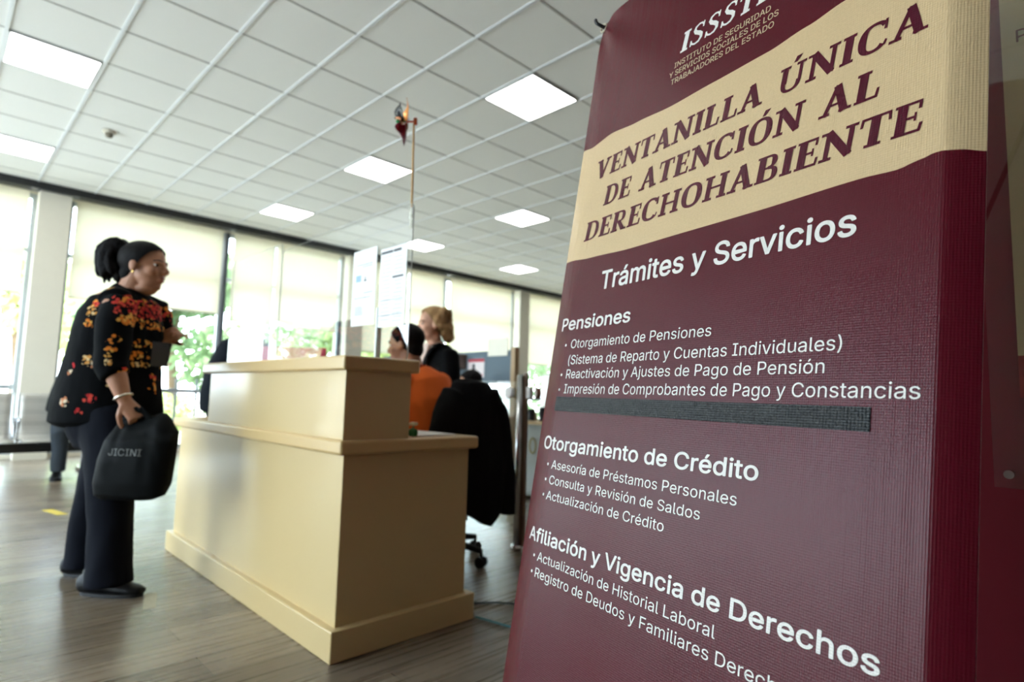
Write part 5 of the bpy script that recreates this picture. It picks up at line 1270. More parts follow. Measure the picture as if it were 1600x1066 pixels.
# ---- clerk in orange seen from behind
ORANGE = fabric('polo_orange', (220, 100, 40), .8, 300, .14)
def local(root, rz):
    return Matrix.Translation(root) @ Matrix.Rotation(rz, 4, 'Z')
oc = empty('person', (2.10, 2.80, 0), math.radians(106), 'man in orange polo shirt seated behind the cream desk, seen from behind', 'person')
HO = hframe((.155, .045, 1.262), (1, .25, -.16), (0, 0, 1), 1.03)
b = NB(); head(b, HO)
loft(b, [(.135, .04, 1.20), (.115, .03, 1.12), (.085, .02, 1.05)], [(.062, .066), (.064, .068), (.10, .08)], (0, 1, 0), 18)
loft(b, [(0, 0, .50), (.0, 0, .70), (.035, 0, .88), (.07, .01, 1.05)], [(.17, .13), (.17, .15), (.19, .15), (.13, .10)], (0, 1, 0), 20)
for s in (-1, 1):
    S_, E_, W_ = Vector((.07, s * .20, 1.02)), Vector((.15, s * .25, .80)), Vector((.38, s * .13, .83))
    loft(b, [S_, S_.lerp(E_, .5), E_, E_.lerp(W_, .5), W_], [.052, .050, .044, .040, .028], (0, 1, 0), 14)
    hand(b, W_, (1, -s * .3, -.1), (0, 0, -1), s, (18, 20, 22, 24))
    loft(b, [(0, s * .10, .52), (.40, s * .12, .53), (.44, s * .12, .45), (.40, s * .12, .08)], [.08, .062, .058, .04], (0, 1, 0), 14)
fuse('body', b, SKIN, oc, .009, 3); face_bits(HO, oc)
b = NB(); ell(b, (0, 0, 0), (1, 1, 1), HO @ Matrix.Translation((-.012, 0, .024)) @ Matrix.Diagonal((.108, .085, .090, 1)), 28, 18)
ell(b, (0, 0, 0), (1, 1, 1), HO @ Matrix.Translation((-.052, 0, -.040)) @ Matrix.Diagonal((.050, .066, .058, 1)), 24, 16)
fuse('hair', b, HAIR_B, oc, .007, 2, .0015, 40, cut=(HO @ Vector((.052, 0, .045)), HO.to_3x3().normalized() @ Vector((.80, 0, -.60))))
b = NB()
loft(b, [(-.01, 0, .50), (-.02, 0, .62), (-.01, 0, .76), (.02, 0, .90), (.055, .005, 1.02), (.085, .015, 1.09)], [(.195, .175), (.215, .190), (.222, .192), (.225, .180), (.195, .140), (.10, .085)], (0, 1, 0), 28, True, .2)
for s in (-1, 1):
    loft(b, [(.065, s * .17, 1.04), (.10, s * .235, .95), (.125, s * .250, .86)], [.084, .080, .070], (0, 1, 0), 18, True, .5)
sh = fuse('polo_shirt', b, ORANGE, oc, .009, 4, .008, 8)
b = NB(); cc = Vector((.112, .028, 1.108))
tube(b, [cc + Vector((math.cos(k / 24 * 2 * PI) * .078 , math.sin(k / 24 * 2 * PI) * .080, -.012 * math.cos(k / 24 * 2 * PI))) for k in range(25)], .014, 10); obj('collar', b, fabric('collar_rust', (150, 52, 30)), sh, smooth=True)
DARKT = fabric('trouser_charcoal', (22, 23, 27), .8)
b = NB(); loft(b, [(-.03, 0, .52), (.08, 0, .53)], [(.20, .10), (.19, .09)], (0, 1, 0), 20)
for s in (-1, 1): loft(b, [(0, s * .10, .52), (.40, s * .12, .53), (.45, s * .12, .46), (.41, s * .12, .10)], [.092, .078, .074, .060], (0, 1, 0), 16)
fuse('trousers', b, DARKT, oc, .010, 4, .006, 8)
for s in (-1, 1): shoe('shoe', (.35, s * .12, 0), (.62, s * .13, 0), oc)

# ---- blonde woman in black blazer
bw = empty('person', (2.68, 3.50, 0), math.radians(176), 'blonde woman in black blazer standing with forearms folded, behind the orange shirt', 'person')
HB = hframe((.05, 0, 1.487), (.96, -.28, -.10), (0, 0, 1), 1.03)
b = NB(); head(b, HB)
loft(b, [(.045, 0, 1.42), (.02, 0, 1.34), (-.01, 0, 1.27)], [(.050, .052), (.052, .056), (.12, .08)], (0, 1, 0), 18)
loft(b, [(0, 0, 1.25), (.01, 0, 1.1), (0, 0, .95), (0, 0, .82)], [(.15, .10), (.15, .12), (.14, .11), (.17, .13)], (0, 1, 0), 18)
for s in (-1, 1):
    S_, E_, W_ = Vector((0, s * .175, 1.235)), Vector((.00, s * .215, .985)), Vector((.20, s * .05, 1.05))
    loft(b, [S_, S_.lerp(E_, .5), E_, E_.lerp(W_, .5), W_], [.048, .045, .041, .037, .026], (0, 1, 0), 14)
    hand(b, W_, (.45, -s * .85, .15), (-.7, 0, -.6), s, (22, 25, 28, 30), .95)
    loft(b, [(0, s * .09, .84), (.0, s * .09, .46), (-.01, s * .09, .07)], [.085, .058, .038], (0, 1, 0), 14)
fuse('body', b, SKIN_L, bw, .009, 3); face_bits(HB, bw, (120, 90, 60), (176, 96, 90))
b = NB()
ell(b, (0, 0, 0), (1, 1, 1), HB @ Matrix.Translation((-.014, 0, .030)) @ Matrix.Diagonal((.116, .094, .096, 1)), 28, 18)
rr = random.Random(8)
for k in range(70):
    a = rr.uniform(.30, 1.70) * PI
    x, y = math.cos(a), math.sin(a)
    if x > .12: continue
    ell(b, (0, 0, 0), (1, 1, 1), HB @ Matrix.Translation((-.022 + x * .104, y * .084, rr.uniform(-.125, .075))) @ Matrix.Diagonal((.034, .028, .034, 1)), 12, 8)
fuse('hair', b, HAIR_BL, bw, .007, 2, .005, 38, cut=(HB @ Vector((.050, 0, .060)), HB.to_3x3().normalized() @ Vector((.86, 0, -.50))))
b = NB(); loft(b, [(.012, 0, 1.30), (.022, 0, 1.18), (.02, 0, 1.0), (.015, 0, .88)], [(.10, .085), (.15, .125), (.15, .125), (.165, .135)], (0, 1, 0), 22, True, .2); fuse('top', b, fabric('top_pale_pink', (226, 206, 198)), bw, .009, 4)
BLK = fabric('blazer_black', (10, 11, 13), .8)
b = NB(); loft(b, [(-.012, 0, 1.33), (-.012, 0, 1.275), (-.005, 0, 1.18), (-.008, 0, 1.0), (-.01, 0, .84), (-.01, 0, .76)], [(.085, .080), (.185, .110), (.20, .145), (.185, .150), (.20, .165), (.205, .165)], (0, 1, 0), 26, True, .1)
for s in (-1, 1):
    S_, E_, W_ = Vector((0, s * .165, 1.245)), Vector((-.005, s * .215, .985)), Vector((.20, s * .05, 1.05))
    loft(b, [S_, S_.lerp(E_, .5), E_, E_.lerp(W_, .30)], [.070, .070, .064, .056], (0, 1, 0), 18, True, .6)
fuse('blazer', b, BLK, bw, .009, 4, .005, 9)
b = NB()       # the pale V of the top between the lapels
pv = [(.128, 0, 1.02), (.148, .020, 1.10), (.150, .045, 1.19), (.122, .060, 1.27), (.085, .058, 1.315), (.085, -.058, 1.315), (.122, -.060, 1.27), (.150, -.045, 1.19), (.148, -.020, 1.10)]
loft(b, [(.105, 0, 1.32), (.118, 0, 1.26), (.128, 0, 1.17), (.126, 0, 1.08), (.118, 0, 1.03)], [(.060, .018), (.062, .028), (.046, .030), (.024, .030), (.008, .028)], (0, 1, 0), 18); fuse('neckline', b, mat('blouse_blush', (232, 208, 196), .7), bw, .007, 3)
for s in (-1, 1):
    b = NB(); loft(b, smoothpath([(.03, s * .075, 1.335), (.105, s * .078, 1.28), (.145, s * .065, 1.19), (.150, s * .025, 1.06)], 4), [(.026, .006)] * 13, (0, 1, 0), 10); obj('lapel', b, BLK, bw, smooth=True)
b = NB(); loft(b, [(0, 0, .86), (0, 0, .80)], [(.175, .14), (.175, .14)], (0, 1, 0), 22)
for s in (-1, 1): loft(b, [(0, s * .09, .84), (.0, s * .09, .46), (-.01, s * .09, .07)], [.10, .082, .085], (0, 1, 0), 16, True, .1)
fuse('trousers', b, DARKT, bw, .010, 4, .006, 8)
for s in (-1, 1): shoe('shoe', (-.08, s * .09, 0), (.17, s * .10, 0), bw, w=.04)

# ---- person in dark jacket leaning over, beyond the left end of the desk
lp = empty('person', (1.86, 5.30, 0), math.radians(-48), 'person in dark jacket bending forward, behind the left end of the cream desk', 'person')
HLn = hframe((.34, 0, 1.24), (.8, 0, -.6), (0, 0, 1), 1.03)
b = NB(); head(b, HLn)
loft(b, [(.30, 0, 1.27), (.20, 0, 1.33)], [(.055, .06), (.075, .08)], (0, 1, 0), 16)
loft(b, [(-.06, 0, .88), (-.04, 0, 1.08), (.06, 0, 1.27), (.18, 0, 1.33)], [(.17, .13), (.16, .13), (.17, .12), (.13, .09)], (0, 1, 0), 18)
for s in (-1, 1):
    S_, E_, W_ = Vector((.16, s * .19, 1.30)), Vector((.22, s * .23, 1.03)), Vector((.42, s * .14, .95))
    loft(b, [S_, S_.lerp(E_, .5), E_, E_.lerp(W_, .5), W_], [.052, .05, .044, .04, .028], (0, 1, 0), 14)
    hand(b, W_, (.9, -s * .2, -.3), (0, 0, -1), s, (30, 32, 34, 36))
    loft(b, [(-.04, s * .10, .88), (-.01, s * .11, .48), (-.05, s * .11, .07)], [.09, .06, .04], (0, 1, 0), 14)
fuse('body', b, SKIN, lp, .010, 3); face_bits(HLn, lp)
b = NB(); ell(b, (0, 0, 0), (1, 1, 1), HLn @ Matrix.Translation((-.012, 0, .024)) @ Matrix.Diagonal((.108, .085, .090, 1)), 24, 16)
fuse('hair', b, HAIR_B, lp, .008, 2, .002, 40, cut=(HLn @ Vector((.052, 0, .045)), HLn.to_3x3().normalized() @ Vector((.80, 0, -.60))))
b = NB(); loft(b, [(-.07, 0, .78), (-.07, 0, .90), (-.05, 0, 1.08), (.05, 0, 1.28), (.17, 0, 1.345), (.23, 0, 1.33)], [(.20, .16), (.20, .165), (.205, .165), (.215, .16), (.185, .12), (.09, .08)], (0, 1, 0), 26, True, .2)
for s in (-1, 1):
    S_, E_, W_ = Vector((.15, s * .175, 1.31)), Vector((.22, s * .23, 1.03)), Vector((.42, s * .14, .95))
    loft(b, [S_, S_.lerp(E_, .5), E_, E_.lerp(W_, .5), E_.lerp(W_, .9)], [.078, .07, .062, .055, .045], (0, 1, 0), 16, True, .6)
fuse('jacket', b, fabric('jacket_dark_slate', (14, 18, 25), .75), lp, .010, 4, .008, 8)
b = NB(); loft(b, [(-.05, 0, .92), (-.04, 0, .82)], [(.18, .15), (.18, .15)], (0, 1, 0), 20)
for s in (-1, 1): loft(b, [(-.04, s * .10, .86), (-.01, s * .11, .48), (-.05, s * .11, .07)], [.105, .085, .085], (0, 1, 0), 16, True, .1)
fuse('trousers', b, DARKT, lp, .010, 4, .006, 8)
for s in (-1, 1): shoe('shoe', (-.12, s * .11, 0), (.16, s * .12, 0), lp)

# ---- man seated on the metal bench, mostly behind the standing woman
sm_ = empty('person', (1.22, 7.98, 0), math.radians(-96), 'seated person in grey jeans and dark jacket on the metal bench, behind the standing woman', 'person')
HS = hframe((.06, 0, 1.20), (1, 0, -.1), (0, 0, 1), 1.0)
b = NB(); head(b, HS)
loft(b, [(.04, 0, 1.14), (.01, 0, 1.03)], [(.055, .058), (.09, .08)], (0, 1, 0), 16)
loft(b, [(.02, 0, .48), (.0, 0, .70), (.0, 0, .95), (.01, 0, 1.02)], [(.16, .12), (.15, .12), (.16, .11), (.12, .09)], (0, 1, 0), 18)
for s in (-1, 1):
    S_, E_, W_ = Vector((.02, s * .19, .97)), Vector((.10, s * .24, .70)), Vector((.33, s * .13, .60))
    loft(b, [S_, S_.lerp(E_, .5), E_, E_.lerp(W_, .5), W_], [.05, .048, .042, .038, .027], (0, 1, 0), 14)
    hand(b, W_, (.9, -s * .2, -.25), (0, 0, -1), s, (25, 28, 30, 32))
    loft(b, [(.05, s * .10, .49), (.44, s * .16, .53), (.49, s * .16, .46), (.47, s * .15, .08)], [.08, .062, .056, .04], (0, 1, 0), 14)
fuse('body', b, SKIN, sm_, .010, 3); face_bits(HS, sm_)
b = NB(); ell(b, (0, 0, 0), (1, 1, 1), HS @ Matrix.Translation((-.012, 0, .024)) @ Matrix.Diagonal((.108, .085, .090, 1)), 24, 16)
fuse('hair', b, HAIR_B, sm_, .008, 2, .002, 40, cut=(HS @ Vector((.052, 0, .045)), HS.to_3x3().normalized() @ Vector((.80, 0, -.60))))
b = NB(); loft(b, [(.0, 0, .46), (-.01, 0, .62), (-.01, 0, .85), (0, 0, .99), (.01, 0, 1.06)], [(.19, .15), (.19, .155), (.20, .15), (.17, .12), (.08, .075)], (0, 1, 0), 24, True, .2)
for s in (-1, 1):
    S_, E_, W_ = Vector((.02, s * .17, .98)), Vector((.10, s * .24, .70)), Vector((.33, s * .13, .60))
    loft(b, [S_, S_.lerp(E_, .5), E_, E_.lerp(W_, .5), E_.lerp(W_, .92)], [.074, .068, .060, .052, .042], (0, 1, 0), 16, True, .6)
fuse('jacket', b, fabric('jacket_charcoal', (18, 20, 23), .75), sm_, .010, 4, .007, 8)
JEANS = fabric('jeans_grey', (52, 57, 62), .85)
b = NB(); loft(b, [(.0, 0, .50), (.12, 0, .50)], [(.18, .09), (.175, .085)], (0, 1, 0), 20)
for s in (-1, 1): loft(b, [(.05, s * .10, .50), (.44, s * .16, .535), (.50, s * .16, .47), (.48, s * .15, .30), (.475, s * .15, .085)], [.092, .084, .080, .070, .066], (0, 1, 0), 18, True, .15)
fuse('jeans', b, JEANS, sm_, .010, 4, .006, 8)
for s in (-1, 1): shoe('shoe', (.40, s * .15, 0), (.66, s * .17, 0), sm_, h=.12, w=.05)

# ---- person far behind, only the crown of the head shows over the draped chair
fp = empty('person', (3.47, 3.95, 0), math.radians(150), 'dark-haired person seated far behind the chair with the black jacket', 'person')
HF = hframe((.05, 0, 1.075), (1, 0, -.25), (0, 0, 1), .98)
b = NB(); head(b, HF)
loft(b, [(.02, 0, 1.02), (-.02, 0, .93)], [(.052, .056), (.085, .075)], (0, 1, 0), 14)
loft(b, [(-.02, 0, .46), (-.05, 0, .70), (-.03, 0, .90)], [(.15, .12), (.15, .12), (.13, .09)], (0, 1, 0), 16)
for s in (-1, 1):
    S_, E_, W_ = Vector((-.02, s * .18, .87)), Vector((.08, s * .22, .66)), Vector((.28, s * .12, .66))
    loft(b, [S_, E_, W_], [.05, .042, .028], (0, 1, 0), 12); hand(b, W_, (.9, -s * .2, -.1), (0, 0, -1), s, (25, 28, 30, 32))
    loft(b, [(0, s * .10, .48), (.38, s * .12, .50), (.42, s * .12, .42), (.38, s * .12, .08)], [.08, .06, .055, .04], (0, 1, 0), 12)
fuse('body', b, SKIN, fp, .010, 3); face_bits(HF, fp)
b = NB(); ell(b, (0, 0, 0), (1, 1, 1), HF @ Matrix.Translation((-.012, 0, .024)) @ Matrix.Diagonal((.110, .087, .092, 1)), 24, 16)
fuse('hair', b, HAIR_B, fp, .008, 2, .002, 40, cut=(HF @ Vector((.052, 0, .045)), HF.to_3x3().normalized() @ Vector((.80, 0, -.60))))
b = NB(); loft(b, [(-.03, 0, .46), (-.05, 0, .62), (-.05, 0, .80), (-.02, 0, .93)], [(.18, .15), (.18, .15), (.18, .14), (.09, .08)], (0, 1, 0), 22, True, .2)
for s in (-1, 1): loft(b, [(-.02, s * .16, .88), (.08, s * .22, .66), (.22, s * .15, .66)], [.072, .06, .046], (0, 1, 0), 14, True, .6)
fuse('shirt', b, fabric('shirt_slate', (58, 64, 76)), fp, .010, 4, .005, 8)
b = NB()
for s in (-1, 1): loft(b, [(-.02, s * .09, .48), (.38, s * .12, .50), (.43, s * .12, .42), (.39, s * .12, .10)], [.095, .078, .072, .06], (0, 1, 0), 14)
fuse('trousers', b, DARKT, fp, .010, 4)
for s in (-1, 1): shoe('shoe', (.32, s * .12, 0), (.58, s * .13, 0), fp)
# ------------------------------------------------------------------ furniture further back
def office_chair(loc, rz, label, back_top=1.02, back_w=.23):
    r = empty('office_chair', loc, rz, label, 'office chair')      # faces local +x
    m = M['black_plastic']
    b = NB(); tube(b, [(0, 0, .09), (0, 0, .43)], .028, 14, (1, 0, 0)); obj('gas_lift', b, m, r, smooth=True)
    for k in range(5):
        a = k * 2 * PI / 5 + 3.526
        d = Vector((math.cos(a), math.sin(a), 0))
        b = NB(); loft(b, [d * .03 + Vector((0, 0, .115)), d * .17 + Vector((0, 0, .108)), d * .30 + Vector((0, 0, .088))], [(.026, .018), (.022, .014), (.016, .011)], (0, 0, 1), 10)
        lg = obj('leg', b, m, r, smooth=True)
        b = NB(); c = d * .30 + Vector((0, 0, .031)); s = Vector((-d.y, d.x, 0))
        for q in (-1, 1): disc_tube(b, c + s * q * .010, s * q, .030, .016, 18)
        tube(b, [c + Vector((0, 0, .0)), c + Vector((0, 0, .055))], .010, 8)
        obj('caster', b, m, lg)
    b = NB(); loft(b, [(-.20, 0, .475), (-.10, 0, .47), (.08, 0, .47), (.22, 0, .462)], [(.19, .038), (.235, .042), (.235, .042), (.20, .036)], (0, 1, 0), 24); fuse('seat', b, fabric('chair_fabric_black', (14, 15, 16)), r, .009, 4)
    b = NB(); loft(b, [(-.25, 0, .60), (-.275, 0, .74), (-.285, 0, .90), (-.275, 0, back_top - .03)], [(back_w * .85, .030), (back_w, .034), (back_w * .95, .032), (back_w * .78, .026)], (0, 1, 0), 24); fuse('backrest', b, fabric('chair_fabric_black', (14, 15, 16)), r, .009, 4)
    b = NB(); bar(b, (-.10, 0, .445), (-.30, 0, .46), .05, .014); bar(b, (-.30, 0, .455), (-.31, 0, .78), .05, .014, (1, 0, 0)); obj('back_bracket', b, m, r, bevel=.003)
    return r
CHR = math.radians(86)
CL_ = (2.20, 2.80, 0)
office_chair(CL_, CHR, 'black swivel chair behind the desk end, draped with the black jacket', .99, .20)
CM = Matrix.Translation(CL_) @ Matrix.Rotation(CHR, 4, 'Z')
# jacket draped over the backrest
jk = empty('jacket', CM @ Vector((-.29, 0, .30)), CHR, 'black jacket draped over the backrest of the swivel chair', 'jacket')
JM = fabric('jacket_black_cloth', (22, 22, 22), .85, 220, .25)
b = NB(); o3 = Vector((-.29, 0, .30))
def jl(pts): return [Vector(p) - o3 for p in pts]
loft(b, jl([(-.28, -.0, 1.025), (-.285, 0, .995), (-.295, -.005, .92), (-.30, -.015, .78), (-.305, -.02, .60), (-.305, -.015, .46), (-.30, .0, .36), (-.295, .02, .325)]), [(.125, .042), (.138, .050), (.185, .066), (.230, .076), (.262, .076), (.255, .070), (.240, .060), (.228, .052)], (0, 1, 0), 36, True, .25)
loft(b, jl([(-.29, -.115, .97), (-.30, -.175, .86), (-.31, -.222, .68), (-.315, -.252, .50), (-.315, -.268, .34), (-.315, -.270, .305)]), [(.070, .060), (.072, .060), (.062, .055), (.056, .050), (.048, .045), (.046, .042)], (0, 1, 0), 20, True, .15)
loft(b, jl([(-.28, .115, .97), (-.28, .180, .84), (-.28, .230, .66), (-.29, .245, .48), (-.29, .24, .36)]), [(.068, .060), (.070, .058), (.062, .052), (.054, .048), (.046, .042)], (0, 1, 0), 20, True, .15)
jb = fuse('jacket_cloth', b, JM, jk, .008, 4, .016, 7, aniso=(1, 1.6, .45))
b = NB(); loft(b, jl(smoothpath([(-.26, -.11, 1.015), (-.235, -.06, 1.028), (-.232, 0, 1.032), (-.235, .06, 1.028), (-.26, .11, 1.015)], 4)), [(.022, .010)] * 17, (0, 0, 1), 10); obj('collar', b, JM, jk, smooth=True)
b = NB(); tube(b, jl([(-.315, -.270, .318), (-.315, -.270, .285)]), .043, 18, (1, 0, 0)); obj('cuff', b, JM, jk, smooth=True)
b = NB()
for z in (.33,): tube(b, jl([(-.325, .03, .335), (-.325, .032, .285)]), .004, 8, (1, 0, 0))
obj('drawstring', b, JM, jk, smooth=True)

office_chair((2.62, 4.30, 0), math.radians(200), 'dark swivel chair further back, seen through the acrylic screen', 1.20, .21)

# low glass gate beside the chair
gt = empty('glass_gate', (2.72, 2.66, 0), 0, 'low glass gate with chrome post and round handles, left of the banner', 'gate')
b = NB(); tube(b, [(0, 0, .03), (0, 0, 1.10)], .021, 18, (1, 0, 0)); tube(b, [(0, 0, 0), (0, 0, .03)], .034, 20, (1, 0, 0)); obj('post', b, M['chrome'], gt, smooth=True)
b = NB(); box(b, (.020, -.034, .02), (.046, -.006, 1.115)); obj('hinge_post', b, mat('gate_brown_post', (122, 96, 76), .4, .08, 20), gt, bevel=.004)
b = NB(); box(b, (-.004, .03, .10), (.004, .85, 1.06)); obj('glass_leaf', b, M['glass'], gt)
b = NB(); disc_tube(b, (-.006, .075, .985), (-1, 0, 0), .036, .030, 24); obj('handle', b, mat('handle_white', (226, 226, 222), .3), gt, smooth=False, bevel=.004)
b = NB(); box(b, (.012, -.075, .945), (.05, -.038, 1.025)); obj('latch_box', b, mat('handle_white', (226, 226, 222), .3), gt, bevel=.008)
b = NB(); disc_tube(b, (.055, -.085, .985), (1, -.6, 0), .036, .03, 24); tag(obj('knob', b, mat('knob_brown', (120, 74, 54), .35), gt, bevel=.004), label='brown round knob')
b = NB(); tube(b, [(0, .86, 0), (0, .86, 1.08)], .018, 14, (1, 0, 0)); obj('end_post', b, M['chrome'], gt, smooth=True)

# grey office partition
pt_ = empty('office_partition', (3.80, 4.4, 0), 0, 'grey office partition with wooden end post and glass lower half', 'partition')
PGREY = fabric('partition_grey_fabric', (112, 126, 136), .9, 300, .08)
b = NB(); box(b, (-.02, -.58, 1.075), (.02, 1.55, 1.385)); obj('upper_panel', b, PGREY, pt_, bevel=.004)
b = NB(); box(b, (-.004, -.58, .12), (.004, 1.55, 1.075)); obj('lower_glass', b, M['glass'], pt_)
b = NB(); box(b, (-.028, -.635, 0), (.028, -.58, 1.41)); obj('end_post', b, mat('partition_wood', (168, 140, 104), .5, .1, 30), pt_, bevel=.003)
b = NB(); box(b, (-.022, -.58, .06), (.022, 1.55, .12)); obj('bottom_rail', b, M['alu'], pt_)
b = NB(); box(b, (-.14, .30, 1.20), (-.02, .95, 1.222)); obj('shelf', b, mat('shelf_white', (214, 214, 210), .5), pt_, bevel=.002)
b = NB(); box(b, (3.7755, 4.18, 1.135), (3.7775, 4.42, 1.315), 0)
def pq(y0, y1, z0, z1, mi): 
    f = b.faces.new([b.verts.new(p) for p in ((3.7752, y0, z0), (3.7752, y1, z0), (3.7752, y1, z1), (3.7752, y0, z1))]); f.material_index = mi
pq(4.18, 4.42, 1.285, 1.315, 1); pq(4.20, 4.40, 1.150, 1.165, 1)
hb = [(4.335 + .022 * math.cos(k / 12 * 2 * PI), 1.245 + .024 * math.sin(k / 12 * 2 * PI)) for k in range(12)]
b.faces.new([b.verts.new((3.7752, y, z)) for y, z in hb]).material_index = 2; pq(4.305, 4.365, 1.185, 1.225, 2)
tag(obj('notice', b, None, None, mats=[mat('notice_white', (232, 222, 222), .6), mat('notice_red', (186, 70, 82), .6), mat('notice_dark', (66, 60, 66), .6)]), 'small white and red notice pinned on the grey partition', 'notice')
b = NB(); box(b, (3.770, 3.86, 1.335), (3.7745, 4.13, 1.50)); tag(obj('sheet_of_paper', b, mat('paper_ivory', (236, 232, 216), .7)), 'blank pale sheet fixed at the top right of the grey partition', 'paper')
b = NB(); box(b, (3.67, 4.45, 1.2225), (3.777, 4.66, 1.36)); box(b, (3.668, 4.44, 1.335), (3.777, 4.67, 1.362)); tag(obj('document_box', b, mat('box_greybrown', (112, 100, 94), .7), bevel=.003), 'grey-brown box on the shelf of the grey partition', 'box')

# work desk with a monitor behind the gate
wd = empty('work_desk', (4.10, 2.6, 0), 0, 'wooden work desk with pale front panel, behind the glass gate', 'desk')
WOOD = mat('desk_wood_top', (206, 178, 134), .4, .1, 20)
b = NB(); box(b, (0, 0, .70), (.75, 1.62, .735)); obj('desktop', b, WOOD, wd, bevel=.004)
b = NB(); box(b, (.04, .04, .03), (.065, 1.58, .70)); fp_ = obj('front_panel', b, mat('desk_panel_grey', (186, 190, 190), .5), wd)
b = NB(); bb = text_bm('E', .02)
for f in bb.faces: b.faces.new([b.verts.new((.0385, 1.58 - q.co.x * .36, .44 + q.co.y * .34)) for q in f.verts])
bb.free(); obj('letter', b, mat('letter_red', (190, 60, 66), .5), fp_)
b = NB(); tube(b, [Vector((.0375, 1.26 + math.cos(k / 20 * 2 * PI) * .040, .50 + math.sin(k / 20 * 2 * PI) * .07)) for k in range(21)], .008, 8); obj('emblem', b, mat('emblem_olive', (168, 152, 96), .5), fp_)
for y in (.06, 1.54):
    b = NB(); box(b, (.10, y - .02, 0), (.70, y + .02, .70)); obj('side_panel', b, WOOD, wd)
b = NB(); box(b, (.03, 1.36, .7355), (.20, 1.56, .80)); box(b, (.034, 1.364, .80), (.20, 1.556, .812)); tag(obj('document_tray', b, WOOD, None, bevel=.003), 'small wooden box on the work desk seen through the glass gate', 'tray')
bpy.data.objects['document_tray'].location = (4.10, 2.6, 0)
mn = empty('monitor', (4.34, 3.86, .7355), math.radians(180 - 38), 'dark computer monitor on the work desk, between gate post and banner', 'monitor')
b = NB(); box(b, (-.018, -.27, .12), (.018, .27, .46)); obj('housing', b, mat('monitor_black', (40, 41, 43), .4), mn, bevel=.006)
b = NB(); box(b, (.0185, -.255, .14), (.0195, .255, .445)); obj('screen', b, mat('monitor_screen_grey', (112, 106, 100), .25), mn)
b = NB(); bar(b, (0, 0, .012), (0, 0, .20), .06, .03, (1, 0, 0)); box(b, (-.09, -.12, 0), (.09, .12, .012)); obj('stand', b, M['black_plastic'], mn, bevel=.003)
for k, (x, y, h_, lb) in enumerate(((4.17, 3.92, .11, 'dark pen cup on the work desk, left of the other dark cup'), (4.16, 3.76, .13, 'dark cup on the work desk nearest to the banner edge'))):
    b = NB(); loft(b, [(0, 0, 0), (0, 0, h_)], [.034, .038], (1, 0, 0), 20, True, 0)
    o = obj('cup', b, mat('cup_dark', (36, 38, 44), .35), smooth=False); o.location = (x, y, .7355); tag(o, lb, 'cup', 'dark cups on the work desk')

# red board beyond the acrylic screen
rb = empty('display_board', (1.78, 4.72, 0), math.radians(-45), 'red display board seen through the left part of the acrylic screen', 'board')
b = NB(); box(b, (-.01, -.012, .25), (.60, .012, 1.30)); obj('board', b, mat('board_red', (206, 52, 74), .5), rb, bevel=.004)
for x in (.03, .55):
    b = NB(); bar(b, (x, 0, 0), (x, 0, .25), .03, .03, (0, 1, 0)); box(b, (x - .02, -.2, 0), (x + .02, .2, .02)); obj('foot', b, M['alu'], rb)

# metal bench along the windows: each seat a part
mb = empty('waiting_bench', (.36, 7.9, 0), 0, 'perforated metal waiting bench by the windows at the left edge', 'bench')
def perf():
    t = NT('perforated_steel')
    v = t.coord((42, 42, 42))
    vo = t.n('ShaderNodeTexVoronoi'); vo.inputs['Scale'].default_value = 1.0; vo.inputs['Randomness'].default_value = 0.0
    t.l(v, vo.inputs['Vector'])
    hole = t.math('LESS_THAN', vo.outputs['Distance'], .30)
    bs = t.bsdf(t.mix(hole, rgba((196, 192, 182)), rgba((150, 148, 140))), .35, metal=.35)
    return t.m
PERF = perf()
b = NB(); box(b, (-1.30, .10, .235), (1.20, .18, .335)); obj('beam', b, mat('bench_beam_black', (26, 28, 30), .4), mb, bevel=.006)
for k in range(4):
    x = -1.13 + k * .585
    b = NB()
    prof = [(-.30, .375), (-.25, .395), (-.05, .375), (.12, .365), (.20, .40), (.235, .52), (.27, .70), (.295, .83), (.315, .855)]
    prof = [(p.x, p.y) for p in smoothpath([(a, c, 0) for a, c in prof], 4)]
    rows = []
    for (y, z) in prof: rows.append([b.verts.new((x - .27 + .54 * j / 8, y, z)) for j in range(9)])
    for i in range(len(rows) - 1):
        for j in range(8): b.faces.new((rows[i][j], rows[i][j + 1], rows[i + 1][j + 1], rows[i + 1][j]))
    o = obj('seat_shell', b, PERF, mb, smooth=True); s = o.modifiers.new('thickness', 'SOLIDIFY'); s.thickness = .006
    for q in (-1, 1):
        b = NB(); tube(b, [(x + q * .272, y, z) for y, z in prof[::2]], .009, 8); obj('seat_rim', b, M['chrome'], o, smooth=True)
    b = NB(); box(b, (x - .10, .02, .33), (x + .10, .20, .368)); obj('seat_bracket', b, M['alu_dark'], mb)
for x in (-1.42 + .0, -.8375, -.2525, .3325, .9175):
    b = NB(); tube(b, smoothpath([(x, .20, .34), (x, .22, .56), (x, .14, .60), (x, -.16, .60), (x, -.20, .56), (x, -.12, .36)], 5), .013, 10); obj('armrest', b, M['chrome'], mb, smooth=True)
for x in (-.95, .95):
    b = NB(); bar(b, (x, .14, .06), (x, .14, .24), .05, .05, (1, 0, 0)); bar(b, (x, -.18, .035), (x, .42, .035), .05, .03); obj('leg', b, M['chrome'], mb, bevel=.004)
    for y in (-.17, .41):
        b = NB(); disc_tube(b, (x, y, 0), (0, 0, 1), .022, .022, 16); obj('foot_pad', b, M['black_plastic'], mb)

